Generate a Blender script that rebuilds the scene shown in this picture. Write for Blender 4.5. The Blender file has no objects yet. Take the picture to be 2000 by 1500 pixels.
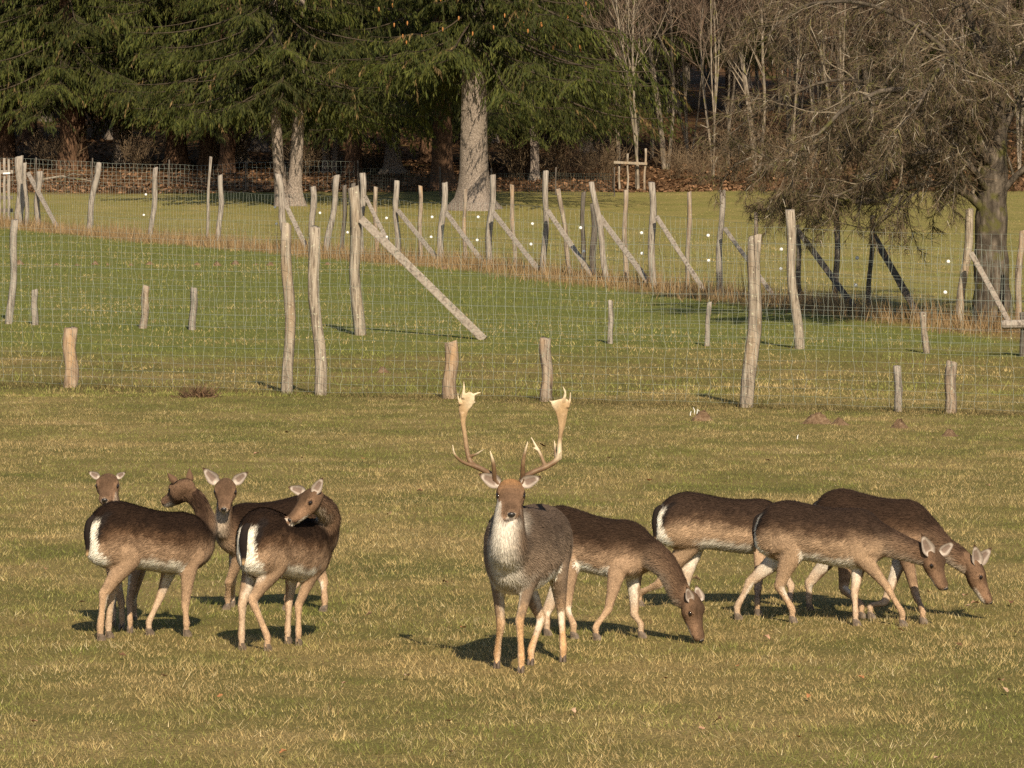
import bpy, math, random
import numpy as np
from mathutils import Vector

random.seed(7)
RNG = np.random.default_rng(7)
rad = math.radians
SC = bpy.context.scene
COL = SC.collection

# ------------------------------------------------------------------ camera
F, HORIZ, CAMZ = 9514.0, 350.0, 2.85
PITCH = math.atan((750 - HORIZ) / F)
cam = bpy.data.cameras.new("camera")
cam.sensor_width = 36.0
cam.lens = 36.0 * F / 2000.0
cam.clip_start, cam.clip_end = 0.5, 3000
camo = bpy.data.objects.new("camera", cam)
COL.objects.link(camo)
camo.location = (0, 0, CAMZ)
camo.rotation_euler = (math.pi / 2 - PITCH, 0, 0)
SC.camera = camo

# ------------------------------------------------------------------ sky, sun, exposure
SUN_EL, SUN_AZ = rad(34), rad(10)          # sun behind the camera, a little to the right
w = bpy.data.worlds.new("World")
SC.world = w
w.use_nodes = True
nt = w.node_tree
bg = nt.nodes["Background"]
sky = nt.nodes.new("ShaderNodeTexSky")
sky.sky_type = 'NISHITA'
sky.sun_disc = False
sky.sun_elevation = SUN_EL
sky.sun_rotation = math.pi - SUN_AZ
nt.links.new(sky.outputs[0], bg.inputs[0])
bg.inputs[1].default_value = 0.075
sun = bpy.data.lights.new("sun", 'SUN')
sun.energy = 5.0
sun.angle = rad(0.5)
sun.color = (1.0, 0.85, 0.64)
suno = bpy.data.objects.new("sun", sun)
COL.objects.link(suno)
tosun = Vector((math.sin(SUN_AZ) * math.cos(SUN_EL), -math.cos(SUN_AZ) * math.cos(SUN_EL), math.sin(SUN_EL)))
suno.rotation_euler = tosun.to_track_quat('Z', 'Y').to_euler()
suno.location = (20, -60, 40)
SC.view_settings.view_transform = 'Standard'
SC.view_settings.look = 'None'
SC.view_settings.exposure = 0.42
SC.view_settings.gamma = 1.0
SC.render.engine = 'CYCLES'
SC.cycles.use_denoising = False
SC.cycles.max_bounces = 5
SC.cycles.diffuse_bounces = 2
SC.cycles.glossy_bounces = 2
SC.cycles.transparent_max_bounces = 6

# ------------------------------------------------------------------ terrain and pixel helpers
_py = np.array([-80, 0, 40, 60, 66, 78, 90, 103, 130, 150, 160, 173, 186, 200, 225, 260, 320, 420, 620], float)
_pz = np.array([0, 0, 0, 0, .03, .31, .60, .89, 1.16, 1.38, 1.80, 2.35, 3.0, 3.8, 5.6, 8.6, 14.5, 22, 30], float)
_ty = np.arange(-80, 620, 0.5)
_k = np.hanning(17); _k /= _k.sum()
_tz = np.convolve(np.pad(np.interp(_ty, _py, _pz), 8, mode='edge'), _k, mode='valid')

def _hash(ix, iy, seed):
    n = (ix.astype(np.int64) * 374761393 + iy.astype(np.int64) * 668265263 + seed * 1442695041) & 0x7fffffff
    n = ((n ^ (n >> 13)) * 1274126177) & 0x7fffffff
    n = (n ^ (n >> 16)) & 0xffffff
    return n / float(0xffffff)

def vnoise(x, y, seed=0):
    x = np.asarray(x, float); y = np.asarray(y, float)
    ix, iy = np.floor(x), np.floor(y)
    fx, fy = x - ix, y - iy
    fx = fx * fx * (3 - 2 * fx); fy = fy * fy * (3 - 2 * fy)
    ix = ix.astype(np.int64); iy = iy.astype(np.int64)
    a, b = _hash(ix, iy, seed), _hash(ix + 1, iy, seed)
    c, d = _hash(ix, iy + 1, seed), _hash(ix + 1, iy + 1, seed)
    return (a * (1 - fx) + b * fx) * (1 - fy) + (c * (1 - fx) + d * fx) * fy

def fbm(x, y, seed=0, oct=3):
    s, a, t = 0, .5, 0
    for i in range(oct):
        s = s + a * vnoise(x * 2 ** i, y * 2 ** i, seed + i * 17); t += a; a *= .5
    return s / t

def terr(x, y):
    z = np.interp(y, _ty, _tz)
    amp = np.interp(y, [20, 60, 90, 170, 260], [.02, .04, .10, .16, .5])
    return z + amp * (fbm(np.asarray(x) / 4.0, np.asarray(y) / 5.0, 3) - .5)

def ray(px, py):
    cx, cz = (px - 1000) / F, -(py - 750) / F
    return Vector((cx, math.cos(PITCH) + cz * math.sin(PITCH), -math.sin(PITCH) + cz * math.cos(PITCH)))

def P(px, py, Y):
    d = ray(px, py)
    t = Y / d.y
    return Vector((d.x * t, Y, CAMZ + d.z * t))

def G(px, py, Y0=15.0, Y1=330.0):
    d = ray(px, py)
    Y = np.arange(Y0, Y1, .05)
    t = Y / d.y
    diff = CAMZ + d.z * t - terr(d.x * t, Y)
    i = int(np.argmax(diff < 0)) if (diff < 0).any() else len(Y) - 1
    y = Y[i]; t = y / d.y
    x = d.x * t
    return Vector((x, y, float(terr(np.array([x]), np.array([y]))[0])))

def gz(x, y):
    return float(terr(np.array([x]), np.array([y]))[0])

def fence3_dist(x, y):     # signed distance from the long slanting fence line
    return (np.asarray(y) + 3.02 * np.asarray(x) - 104.4) / math.sqrt(1 + 3.02 ** 2)

# ------------------------------------------------------------------ materials
def mat(name, rough=.9, spec=.2):
    m = bpy.data.materials.new(name)
    m.use_nodes = True
    b = m.node_tree.nodes["Principled BSDF"]
    b.inputs["Roughness"].default_value = rough
    b.inputs["Specular IOR Level"].default_value = spec
    return m, m.node_tree, b

def N(nt, typ, **kw):
    n = nt.nodes.new(typ)
    for k, v in kw.items():
        if k in ('operation', 'blend_type', 'data_type', 'interpolation_type', 'attribute_name', 'noise_dimensions', 'feature', 'layer_name'):
            setattr(n, k, v)
        else:
            n.inputs[k].default_value = v
    return n

def ramp(nt, src, stops):
    r = nt.nodes.new("ShaderNodeValToRGB")
    e = r.color_ramp.elements
    while len(e) < len(stops):
        e.new(.5)
    for i, (p, c) in enumerate(stops):
        e[i].position = p
        e[i].color = (*c, 1)
    nt.links.new(src, r.inputs[0])
    return r.outputs[0]

def noise(nt, vec, scale, detail=4, rough=.55):
    n = N(nt, "ShaderNodeTexNoise", Scale=scale, Detail=detail, Roughness=rough)
    if vec is not None:
        nt.links.new(vec, n.inputs["Vector"])
    return n.outputs["Fac"]

def mix(nt, fac, a, b, mode='MIX'):
    n = nt.nodes.new("ShaderNodeMix")
    n.data_type = 'RGBA'; n.blend_type = mode
    for s, v in ((0, fac), (6, a), (7, b)):
        if hasattr(v, 'links') or hasattr(v, 'is_linked'):
            nt.links.new(v, n.inputs[s])
        else:
            n.inputs[s].default_value = v if s == 0 else (*v, 1)
    return n.outputs[2]

def math_(nt, op, a, b=None, clamp=False):
    n = nt.nodes.new("ShaderNodeMath"); n.operation = op; n.use_clamp = clamp
    for i, v in enumerate((a, b)):
        if v is None: continue
        if hasattr(v, 'is_linked'): nt.links.new(v, n.inputs[i])
        else: n.inputs[i].default_value = v
    return n.outputs[0]

def bump(nt, b, h, strength, dist):
    n = N(nt, "ShaderNodeBump", Strength=strength, Distance=dist)
    nt.links.new(h, n.inputs["Height"])
    nt.links.new(n.outputs[0], b.inputs["Normal"])

def mapr(nt, v, a, b_):
    n = nt.nodes.new("ShaderNodeMapRange"); n.interpolation_type = 'SMOOTHSTEP'
    nt.links.new(v, n.inputs[0]); n.inputs[1].default_value = a; n.inputs[2].default_value = b_
    return n.outputs[0]

def pos(nt, scale=None):
    g = nt.nodes.new("ShaderNodeNewGeometry").outputs["Position"]
    if scale is None: return g
    m = nt.nodes.new("ShaderNodeMapping"); m.inputs["Scale"].default_value = scale
    nt.links.new(g, m.inputs[0]); return m.outputs[0]

def objco(nt, scale=None):
    g = nt.nodes.new("ShaderNodeTexCoord").outputs["Object"]
    if scale is None: return g
    m = nt.nodes.new("ShaderNodeMapping"); m.inputs["Scale"].default_value = scale
    nt.links.new(g, m.inputs[0]); return m.outputs[0]

def ground_material():
    m, t, b = mat("meadow_ground", 1.0, 0.05)
    p = pos(t)
    sx = t.nodes.new("ShaderNodeSeparateXYZ"); t.links.new(p, sx.inputs[0])
    X, Y = sx.outputs[0], sx.outputs[1]
    patch = noise(t, p, .55, 5, .6)
    fine = noise(t, p, 9, 4, .7)
    near = ramp(t, patch, [(.32, (.125, .122, .035)), (.5, (.21, .168, .058)), (.64, (.30, .22, .092))])  # kept darker to paint in the shadows between grass blades
    speck = mapr(t, noise(t, p, 42, 3, .7), .35, .65)
    near = mix(t, math_(t, 'MULTIPLY', speck, .85), near, (.075, .068, .024))
    p2_ = math_(t, 'ADD', math_(t, 'MULTIPLY', patch, .6), math_(t, 'MULTIPLY', noise(t, p, 2.6, 5, .7), .4))
    green = ramp(t, p2_, [(.30, (.118, .138, .033)), (.55, (.165, .172, .047)), (.72, (.235, .20, .075))])
    green = mix(t, math_(t, 'MULTIPLY', fine, .6), green, (.055, .065, .016))
    wob = math_(t, 'MULTIPLY', math_(t, 'SUBTRACT', noise(t, p, .25, 3), .5), 9.0)
    Yw = math_(t, 'ADD', Y, wob)
    c = mix(t, mapr(t, Yw, 71, 77), near, green)
    # the far pasture behind the slanting fence: drier
    d3 = math_(t, 'DIVIDE', math_(t, 'SUBTRACT', math_(t, 'ADD', Y, math_(t, 'MULTIPLY', X, 3.02)), 104.4), 3.18)
    dry = ramp(t, p2_, [(.3, (.15, .150, .042)), (.55, (.235, .195, .07)), (.75, (.32, .24, .105))])
    c = mix(t, math_(t, 'MULTIPLY', mapr(t, d3, 0, 2), .92), c, dry)
    ad = math_(t, 'ABSOLUTE', math_(t, 'ADD', d3, math_(t, 'MULTIPLY', math_(t, 'SUBTRACT', fine, .5), .8)))
    strip = math_(t, 'SUBTRACT', 1.0, mapr(t, ad, .5, 1.5))
    c = mix(t, math_(t, 'MULTIPLY', strip, .75), c, (.200, .125, .055))
    # darker brown strip along the first fence line
    line = math_(t, 'ABSOLUTE', math_(t, 'ADD', math_(t, 'ADD', Y, math_(t, 'MULTIPLY', X, .583)), -62.3))
    fence_strip = math_(t, 'SUBTRACT', 1.0, mapr(t, math_(t, 'ADD', line, math_(t, 'MULTIPLY', math_(t, 'SUBTRACT', noise(t, p, 1.2), .5), 3)), .2, 1.3))
    c = mix(t, math_(t, 'MULTIPLY', fence_strip, .6), c, (.085, .070, .025))
    lit = noise(t, p, 3.5, 6, .75)
    litter = ramp(t, lit, [(.25, (.03, .019, .011)), (.45, (.085, .048, .024)), (.6, (.15, .083, .04)), (.8, (.24, .15, .085))])
    moss = noise(t, p, .4, 3)
    litter = mix(t, mapr(t, moss, .55, .7), litter, (.09, .085, .025))
    c = mix(t, mapr(t, Yw, 172, 176), c, litter)
    t.links.new(c, b.inputs["Base Color"])
    bump(t, b, math_(t, 'ADD', fine, noise(t, p, 40, 2)), .5, .03)
    return m

def attr_material(name, rough=.9, spec=.15, trans=0.0, var=.25, vscale=30, bmp=0.0, sheen=0):
    m, t, b = mat(name, rough, spec)
    a = t.nodes.new("ShaderNodeAttribute"); a.attribute_name = "tint"
    n = noise(t, objco(t), vscale, 3, .7)
    k = ramp(t, n, [(.25, (1 - var,) * 3), (.75, (1 + var,) * 3)])
    c = mix(t, 1.0, a.outputs["Color"], k, 'MULTIPLY')
    t.links.new(c, b.inputs["Base Color"])
    if bmp: bump(t, b, n, bmp, .006)
    if sheen:
        b.inputs["Sheen Weight"].default_value = sheen
    if trans:
        tr = t.nodes.new("ShaderNodeBsdfTranslucent")
        t.links.new(c, tr.inputs["Color"])
        ms = t.nodes.new("ShaderNodeMixShader"); ms.inputs[0].default_value = trans
        out = [x for x in t.nodes if x.type == 'OUTPUT_MATERIAL'][0]
        t.links.new(b.outputs[0], ms.inputs[1]); t.links.new(tr.outputs[0], ms.inputs[2])
        t.links.new(ms.outputs[0], out.inputs[0])
    return m

def wood_material(name, dark, mid, light, lichen=None, warm=None, stretch=(14, 14, 1.2)):
    m, t, b = mat(name, .92, .12)
    p = objco(t, stretch)
    g = noise(t, p, 2.6, 6, .65)
    c = ramp(t, g, [(.33, dark), (.48, mid), (.68, light)])
    if warm:
        c = mix(t, math_(t, 'MULTIPLY', mapr(t, noise(t, objco(t, (2, 2, .6)), 2.2, 3), .5, .7), .7), c, warm)
    if lichen:
        c = mix(t, mapr(t, noise(t, objco(t), 22, 4, .7), .60, .68), c, lichen)
    t.links.new(c, b.inputs["Base Color"])
    bump(t, b, g, .7, .012)
    return m

def bark_material(name, dark, light, scale=9, moss=None, stretch=(1, 1, .35)):
    m, t, b = mat(name, .95, .1)
    g = noise(t, objco(t, stretch), scale, 7, .7)
    c = ramp(t, g, [(.3, dark), (.7, light)])
    v = t.nodes.new("ShaderNodeTexVoronoi"); v.inputs["Scale"].default_value = scale * 1.3
    t.links.new(objco(t, stretch), v.inputs["Vector"])
    c = mix(t, 1.0, c, ramp(t, v.outputs["Distance"], [(.1, (1.1,) * 3), (.7, (.55,) * 3)]), 'MULTIPLY')
    if moss:
        c = mix(t, mapr(t, noise(t, objco(t), 3, 4), .52, .68), c, moss)
    t.links.new(c, b.inputs["Base Color"])
    bump(t, b, g, .9, .04)
    return m

M = {}
M['ground'] = ground_material()
M['grass'] = attr_material("grass_blade", .8, .25, trans=.25, var=.15, vscale=3)
M['coat'] = attr_material("deer_coat", .95, .08, var=.18, vscale=55, bmp=.35, sheen=.0)
M['fur'] = attr_material("deer_fur", .9, .12, var=.1, vscale=60)
M['antler'] = attr_material("antler_bone", .55, .35, var=.25, vscale=45, bmp=.3)
M['needles'] = attr_material("spruce_needles", .75, .2, trans=.2, var=.35, vscale=1.3)
M['twig'] = attr_material("twig_bark", .9, .12, var=.3, vscale=3)
M['leaf'] = attr_material("dry_leaf", .8, .2, trans=.15, var=.3, vscale=40)
M['post'] = wood_material("weathered_post", (.07, .052, .038), (.24, .19, .145), (.38, .32, .25), (.36, .36, .27), (.33, .215, .12))
M['post_lichen'] = wood_material("lichened_post", (.07, .055, .042), (.26, .215, .165), (.40, .345, .275), (.50, .49, .36), (.30, .22, .14))
M['post_grey'] = wood_material("silver_grey_post", (.075, .062, .052), (.25, .215, .18), (.37, .33, .28), (.33, .32, .25))
M['plank'] = wood_material("grey_plank", (.10, .083, .068), (.26, .22, .18), (.35, .305, .255), (.33, .32, .25), None, (7, 7, 7))
M['post_dark_or_shaded'] = wood_material("dark_or_shaded_post", (.05, .042, .036), (.10, .085, .07), (.16, .14, .115))  # dark wood; also holds the orchard tree's shade as colour
M['post_warm'] = wood_material("split_post", (.15, .10, .065), (.28, .205, .14), (.42, .33, .235), None, (.42, .26, .13))
M['bark_spruce'] = bark_material("spruce_bark", (.075, .055, .042), (.23, .185, .15), 11)
M['bark_grey'] = bark_material("grey_bark", (.20, .16, .13), (.40, .335, .28), 22, None, (1, 1, .7))
M['bark_red'] = bark_material("red_brown_bark", (.07, .04, .025), (.21, .125, .075), 11)
M['bark_apple'] = bark_material("old_orchard_bark", (.045, .036, .027), (.20, .165, .128), 10, (.085, .08, .028))
M['bark_pale'] = bark_material("pale_bark", (.16, .13, .10), (.40, .34, .265), 8, (.14, .13, .05))

m, t, b = mat("galvanised_wire", .5, .4); b.inputs["Base Color"].default_value = (.30, .33, .28, 1); M['wire'] = m
m, t, b = mat("dark_netting", .7, .2); b.inputs["Base Color"].default_value = (.055, .065, .055, 1); M['net'] = m
m, t, b = mat("white_porcelain", .3, .5)
t.links.new(ramp(t, noise(t, objco(t), 30), [(.3, (.7, .7, .68)), (.7, (.85, .85, .83))]), b.inputs["Base Color"]); M['white'] = m
m, t, b = mat("wet_eye", .08, .6)
t.links.new(ramp(t, noise(t, objco(t), 40), [(.3, (.006, .004, .003)), (.7, (.016, .01, .007))]), b.inputs["Base Color"]); M['eye'] = m
m, t, b = mat("wet_nose", .35, .5)
t.links.new(ramp(t, noise(t, objco(t), 90), [(.3, (.012, .010, .010)), (.7, (.04, .034, .032))]), b.inputs["Base Color"]); M['nose'] = m
m, t, b = mat("hoof_horn", .5, .3)
t.links.new(ramp(t, noise(t, objco(t), 40), [(.3, (.07, .052, .04)), (.7, (.19, .145, .105))]), b.inputs["Base Color"]); M['hoof'] = m
m, t, b = mat("dug_earth", 1, .05)
g_ = noise(t, pos(t), 25, 5, .7)
t.links.new(ramp(t, g_, [(.3, (.085, .052, .03)), (.55, (.19, .125, .075)), (.75, (.30, .22, .145))]), b.inputs["Base Color"])
bump(t, b, g_, 1, .03); M['earth'] = m

# ------------------------------------------------------------------ mesh helpers
ORG = {}

def mk(name, V, Fc, m, parent=None, tint=None, smooth=False, origin=None):
    V = np.asarray(V, np.float64).reshape(-1, 3)
    o0 = np.array(ORG[parent.name] if parent is not None else (origin if origin is not None else (0, 0, 0)), float)
    V = V - o0
    me = bpy.data.meshes.new(name)
    if isinstance(Fc, np.ndarray):
        k = Fc.shape[1]; n = len(Fc)
        me.vertices.add(len(V)); me.vertices.foreach_set("co", V.astype(np.float32).ravel())
        me.loops.add(n * k); me.loops.foreach_set("vertex_index", Fc.astype(np.int32).ravel())
        me.polygons.add(n); me.polygons.foreach_set("loop_start", np.arange(0, n * k, k, dtype=np.int32))
        me.update(calc_edges=True)
    else:
        me.from_pydata([tuple(v) for v in V], [], Fc); me.update()
    if smooth:
        me.polygons.foreach_set("use_smooth", np.ones(len(me.polygons), bool))
    if tint is not None:
        a = me.attributes.new("tint", 'FLOAT_COLOR', 'POINT')
        c = np.ones((len(V), 4), np.float32); c[:, :3] = tint
        a.data.foreach_set("color", c.ravel())
    me.materials.append(m)
    o = bpy.data.objects.new(name, me)
    COL.objects.link(o)
    if parent is not None:
        o.parent = parent
        ORG[o.name] = tuple(o0)
    else:
        o.location = tuple(o0)
        ORG[o.name] = tuple(o0)
    return o

def tag(o, label, cat, group=None, kind=None):
    o['label'] = label; o['category'] = cat
    if group: o['group'] = group
    if kind: o['kind'] = kind
    return o

def thing(name, loc, label, cat, group=None):
    o = bpy.data.objects.new(name, None)
    o.empty_display_size = .2
    COL.objects.link(o)
    o.location = tuple(loc)
    ORG[o.name] = tuple(loc)
    return tag(o, label, cat, group)

def copy_thing(src, loc, rotz, scale, label, group):
    r = src.copy(); COL.objects.link(r)
    r.location = tuple(loc); r.rotation_euler = (0, 0, rotz); r.scale = (scale,) * 3
    r['label'] = label; r['group'] = group
    for ch in list(src.children):
        c = ch.copy(); COL.objects.link(c); c.parent = r
        for g in ch.children:
            d = g.copy(); COL.objects.link(d); d.parent = c
    return r

def norm(v):
    v = np.asarray(v, float)
    return v / np.maximum(np.linalg.norm(v, axis=-1, keepdims=True), 1e-9)

def segs_mesh(p0, p1, r0, r1, n=3):
    """open n-sided prisms for N segments -> verts, quads"""
    p0, p1 = np.asarray(p0, float), np.asarray(p1, float)
    d = norm(p1 - p0)
    ref = np.where(np.abs(d[:, 2:3]) > .9, np.array([[1., 0, 0]]), np.array([[0., 0, 1]]))
    a = norm(np.cross(d, ref)); b = np.cross(d, a)
    ang = np.arange(n) * 2 * math.pi / n
    ca, sa = np.cos(ang)[None, :, None], np.sin(ang)[None, :, None]
    ring = a[:, None, :] * ca + b[:, None, :] * sa
    v0 = p0[:, None, :] + ring * np.asarray(r0)[:, None, None]
    v1 = p1[:, None, :] + ring * np.asarray(r1)[:, None, None]
    V = np.concatenate([v0, v1], 1).reshape(-1, 3)
    base = (np.arange(len(p0)) * 2 * n)[:, None]
    i = np.arange(n)[None, :]; j = (i + 1) % n
    Q = np.stack([base + i, base + j, base + n + j, base + n + i], -1).reshape(-1, 4)
    return V, Q

def loft(st, n=18, power=2.0):
    """st: list of (center, side, up, w, h); closed tube -> verts, faces"""
    V, Fc = [], []
    ang = np.arange(n) * 2 * math.pi / n
    c, s = np.cos(ang), np.sin(ang)
    ex = 2.0 / power
    c = np.sign(c) * np.abs(c) ** ex; s = np.sign(s) * np.abs(s) ** ex
    for (ctr, sd, up, w_, h_) in st:
        V.append(np.asarray(ctr)[None] + c[:, None] * np.asarray(sd)[None] * w_ + s[:, None] * np.asarray(up)[None] * h_)
    k = len(st)
    for i in range(k - 1):
        for j in range(n):
            j2 = (j + 1) % n
            Fc.append((i * n + j, i * n + j2, (i + 1) * n + j2, (i + 1) * n + j))
    Fc.append(tuple(range(n - 1, -1, -1)))
    Fc.append(tuple(range((k - 1) * n, k * n)))
    return np.concatenate(V), Fc

def merge(parts):
    V, Fc, o = [], [], 0
    for v, f in parts:
        V.append(v); Fc += [tuple(i + o for i in q) for q in f]; o += len(v)
    return np.concatenate(V), Fc

def frames(pts, ref):
    """per-point tangent, side (closest to ref), up"""
    pts = np.asarray(pts, float)
    tg = np.gradient(pts, axis=0); tg = norm(tg)
    sd = np.tile(np.asarray(ref, float), (len(pts), 1))
    sd = norm(sd - tg * (sd * tg).sum(1, keepdims=True))
    up = np.cross(tg, sd)
    return tg, sd, up

def tube_pts(pts, rs, n=10, ref=(1, 0, .01)):
    tg, sd, up = frames(pts, ref)
    return loft([(pts[i], sd[i], up[i], rs[i], rs[i]) for i in range(len(pts))], n)

def spline(pts, k=6):
    """Catmull-Rom through rows of an array"""
    p = np.asarray(pts, float)
    q = np.vstack([2 * p[0] - p[1], p, 2 * p[-1] - p[-2]])
    out = []
    for i in range(1, len(q) - 2):
        for u in np.arange(k) / k:
            a, b, c, d = q[i - 1], q[i], q[i + 1], q[i + 2]
            out.append(.5 * (2 * b + (c - a) * u + (2 * a - 5 * b + 4 * c - d) * u * u + (3 * b - a - 3 * c + d) * u ** 3))
    out.append(p[-1])
    return np.array(out)

# ================================================================== THE SETTING
xs = np.unique(np.concatenate([np.arange(-320, -40, 12.), np.arange(-40, 40, 1.2), np.arange(40, 321, 12.)]))
ys = np.unique(np.concatenate([np.arange(-80, 16, 6.), np.arange(16, 110, .6), np.arange(110, 210, 1.2), np.arange(210, 615, 8.)]))
gx, gy = np.meshgrid(xs, ys)
gv = np.stack([gx.ravel(), gy.ravel(), terr(gx.ravel(), gy.ravel())], 1)
nx, ny = len(xs), len(ys)
ii = (np.arange(ny - 1)[:, None] * nx + np.arange(nx - 1)[None]).ravel()
gf = np.stack([ii, ii + 1, ii + nx + 1, ii + nx], 1)
ground = mk("ground", gv, gf, M['ground'], smooth=True)
ground['kind'] = 'structure'; ground['label'] = 'winter pasture rising to a leaf strewn forest floor'; ground['category'] = 'ground'

# ------------------------------------------------------------------ grass
def blades(n, y0, y1, hmin, hmax, wid, seed, half=lambda y: y * .108 + 1.6, lean=.9, keep=None, colors=None, ypow=1.0, tuft=8.0):
    r = np.random.default_rng(seed)
    y = y0 + (y1 - y0) * r.random(n) ** ypow
    x = (r.random(n) * 2 - 1) * half(y)
    if keep is not None:
        k = keep(x, y, r); x, y = x[k], y[k]; n = len(x)
    z = terr(x, y)
    clump = vnoise(x * tuft, y * tuft, 51) * .62 + vnoise(x * tuft * .3, y * tuft * .3, 52) * .38
    h = (hmin + (hmax - hmin) * r.random(n) ** 1.4) * (.55 + 1.55 * clump ** 2)
    a = r.random(n) * 2 * math.pi
    # blades in a clump lean the same way
    la = vnoise(x * 1.7, y * 1.7, 81) * 4 * math.pi + r.normal(0, 1.6, n)
    ln = lean * (.3 + r.random(n))
    sd = np.stack([np.cos(a), np.sin(a), np.zeros(n)], 1) * (wid * (.6 + .8 * r.random(n)))[:, None]
    top = np.stack([np.cos(la) * ln * h, np.sin(la) * ln * h, h], 1)
    b0 = np.stack([x, y, z - .004], 1)
    V = np.stack([b0 - sd, b0 + sd, b0 + top], 1).reshape(-1, 3)
    Fc = np.arange(n * 3).reshape(-1, 3)
    c = colors(x, y, r, n)
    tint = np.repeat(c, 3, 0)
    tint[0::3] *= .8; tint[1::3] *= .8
    return V, Fc, tint

STRAW = np.array([.56, .43, .195]); STRAW2 = np.array([.42, .30, .13]); PALE = np.array([.62, .52, .30])
GREEN = np.array([.18, .20, .045]); GREEN2 = np.array([.26, .26, .07]); BROWN = np.array([.17, .105, .05])

def meadow_cols(bias, tuft=8.0):
    def f(x, y, r, n):
        fine = vnoise(x * tuft * 1.4, y * tuft * 1.4, 61) - .5
        s = fbm(x * .55, y * .35, 11, 4) * .62 + fbm(x * 2.3, y * 1.6, 23, 2) * .38
        p = np.clip((s - .5) * 4.6 + bias + .16 * np.clip((y - 27) / 16, -.6, 1) * (y < 66) + fine * 1.1 + r.normal(0, .2, n), 0, 1)
        g = GREEN + (GREEN2 - GREEN) * r.random((n, 1))
        st = STRAW2 + (STRAW - STRAW2) * r.random((n, 1))
        c = g * (1 - p[:, None]) + st * p[:, None]
        q = r.random(n)
        c[q < (.02 if tuft > 5 else 0)] = PALE; c[(q > .05) & (q < .10)] = BROWN
        return 1.13 * c * (.6 + .6 * r.random((n, 1))) * (.72 + .6 * vnoise(x * tuft, y * tuft, 71))[:, None]
    return f

V, Fc, T_ = blades(620000, 21.5, 64.5, .012, .040, .0023, 1, lean=.9, colors=meadow_cols(.44), ypow=1.1)
o = mk("meadow_grass", V, Fc, M['grass'], tint=T_)
tag(o, 'short half dry pasture grass around the deer up to the wire fence', 'grass', kind='stuff')
# dry straw clumps and lying stalks
def clumps(n, y0, y1, seed, cnt=45, hh=(.05, .15), spread=.10):
    r = np.random.default_rng(seed)
    cy = y0 + (y1 - y0) * r.random(n); cx = (r.random(n) * 2 - 1) * (cy * .108 + 1)
    x = np.repeat(cx, cnt) + r.normal(0, spread, n * cnt); y = np.repeat(cy, cnt) + r.normal(0, spread, n * cnt)
    m_ = len(x); z = terr(x, y)
    la = np.repeat(r.random(n) * 6.28, cnt) + r.normal(0, .9, m_)
    h = hh[0] + (hh[1] - hh[0]) * r.random(m_); ln = .5 + r.random(m_) * 2.2
    l = h / np.sqrt(1 + ln ** 2) * 1.2
    a = r.random(m_) * 6.28
    sd = np.stack([np.cos(a), np.sin(a), np.zeros(m_)], 1) * .0022
    b0 = np.stack([x, y, z - .003], 1)
    top = np.stack([np.cos(la) * ln * l, np.sin(la) * ln * l, l], 1)
    V = np.stack([b0 - sd, b0 + sd, b0 + top], 1).reshape(-1, 3)
    c = STRAW2 + (PALE - STRAW2) * r.random((m_, 1))
    return V, np.arange(m_ * 3).reshape(-1, 3), np.repeat(c * (.8 + .4 * r.random((m_, 1))), 3, 0)
V, Fc, T_ = clumps(520, 22, 62, 5, 30, (.025, .065), .13)
o = mk("straw_tufts", V, Fc, M['grass'], tint=T_)
tag(o, 'pale dry straw tufts scattered through the pasture grass', 'grass', kind='stuff')
V, Fc, T_ = blades(190000, 63.5, 174, .025, .062, .0055, 2, half=lambda y: y * .112 + 2, colors=meadow_cols(.17, 3.5), ypow=1.5, tuft=3.5)
o = mk("greener_grass", V, Fc, M['grass'], tint=T_)
tag(o, 'greener mown grass beyond the wire fence', 'grass', kind='stuff')

def dry_cols(x, y, r, n):
    c = np.array([.24, .155, .07]) + (np.array([.42, .29, .15]) - np.array([.24, .155, .07])) * r.random((n, 1))
    return c * (.7 + .5 * r.random((n, 1)))
def keep3(x, y, r):
    d = np.abs(fence3_dist(x, y) + .2)
    return r.random(len(x)) < np.exp(-(d / .75) ** 2) * (.25 + vnoise(x * .9, y * .4, 5))
V, Fc, T_ = blades(420000, 79, 152, .12, .42, .008, 3, half=lambda y: y * .112 + 2, lean=.45, colors=dry_cols, keep=keep3)
o = mk("tall_dry_grass", V, Fc, M['grass'], tint=T_)
tag(o, 'tall brown dead grass left standing along the slanting fence', 'grass', kind='stuff')
def keepf(x, y, r):
    d = np.abs(y + .583 * x - 62.3)
    return r.random(len(x)) < np.exp(-(d / .3) ** 2)
def line_cols(x, y, r, n):
    return (np.array([.10, .09, .03]) + np.array([.16, .10, .05]) * r.random((n, 1))) * (.6 + .6 * r.random((n, 1)))
V, Fc, T_ = blades(70000, 58, 68, .05, .16, .005, 4, half=lambda y: y * .112 + 2, lean=.8, colors=line_cols, keep=keepf)
o = mk("fence_line_grass", V, Fc, M['grass'], tint=T_)
tag(o, 'darker uncut grass growing under the near wire fence', 'grass', kind='stuff')

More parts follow.
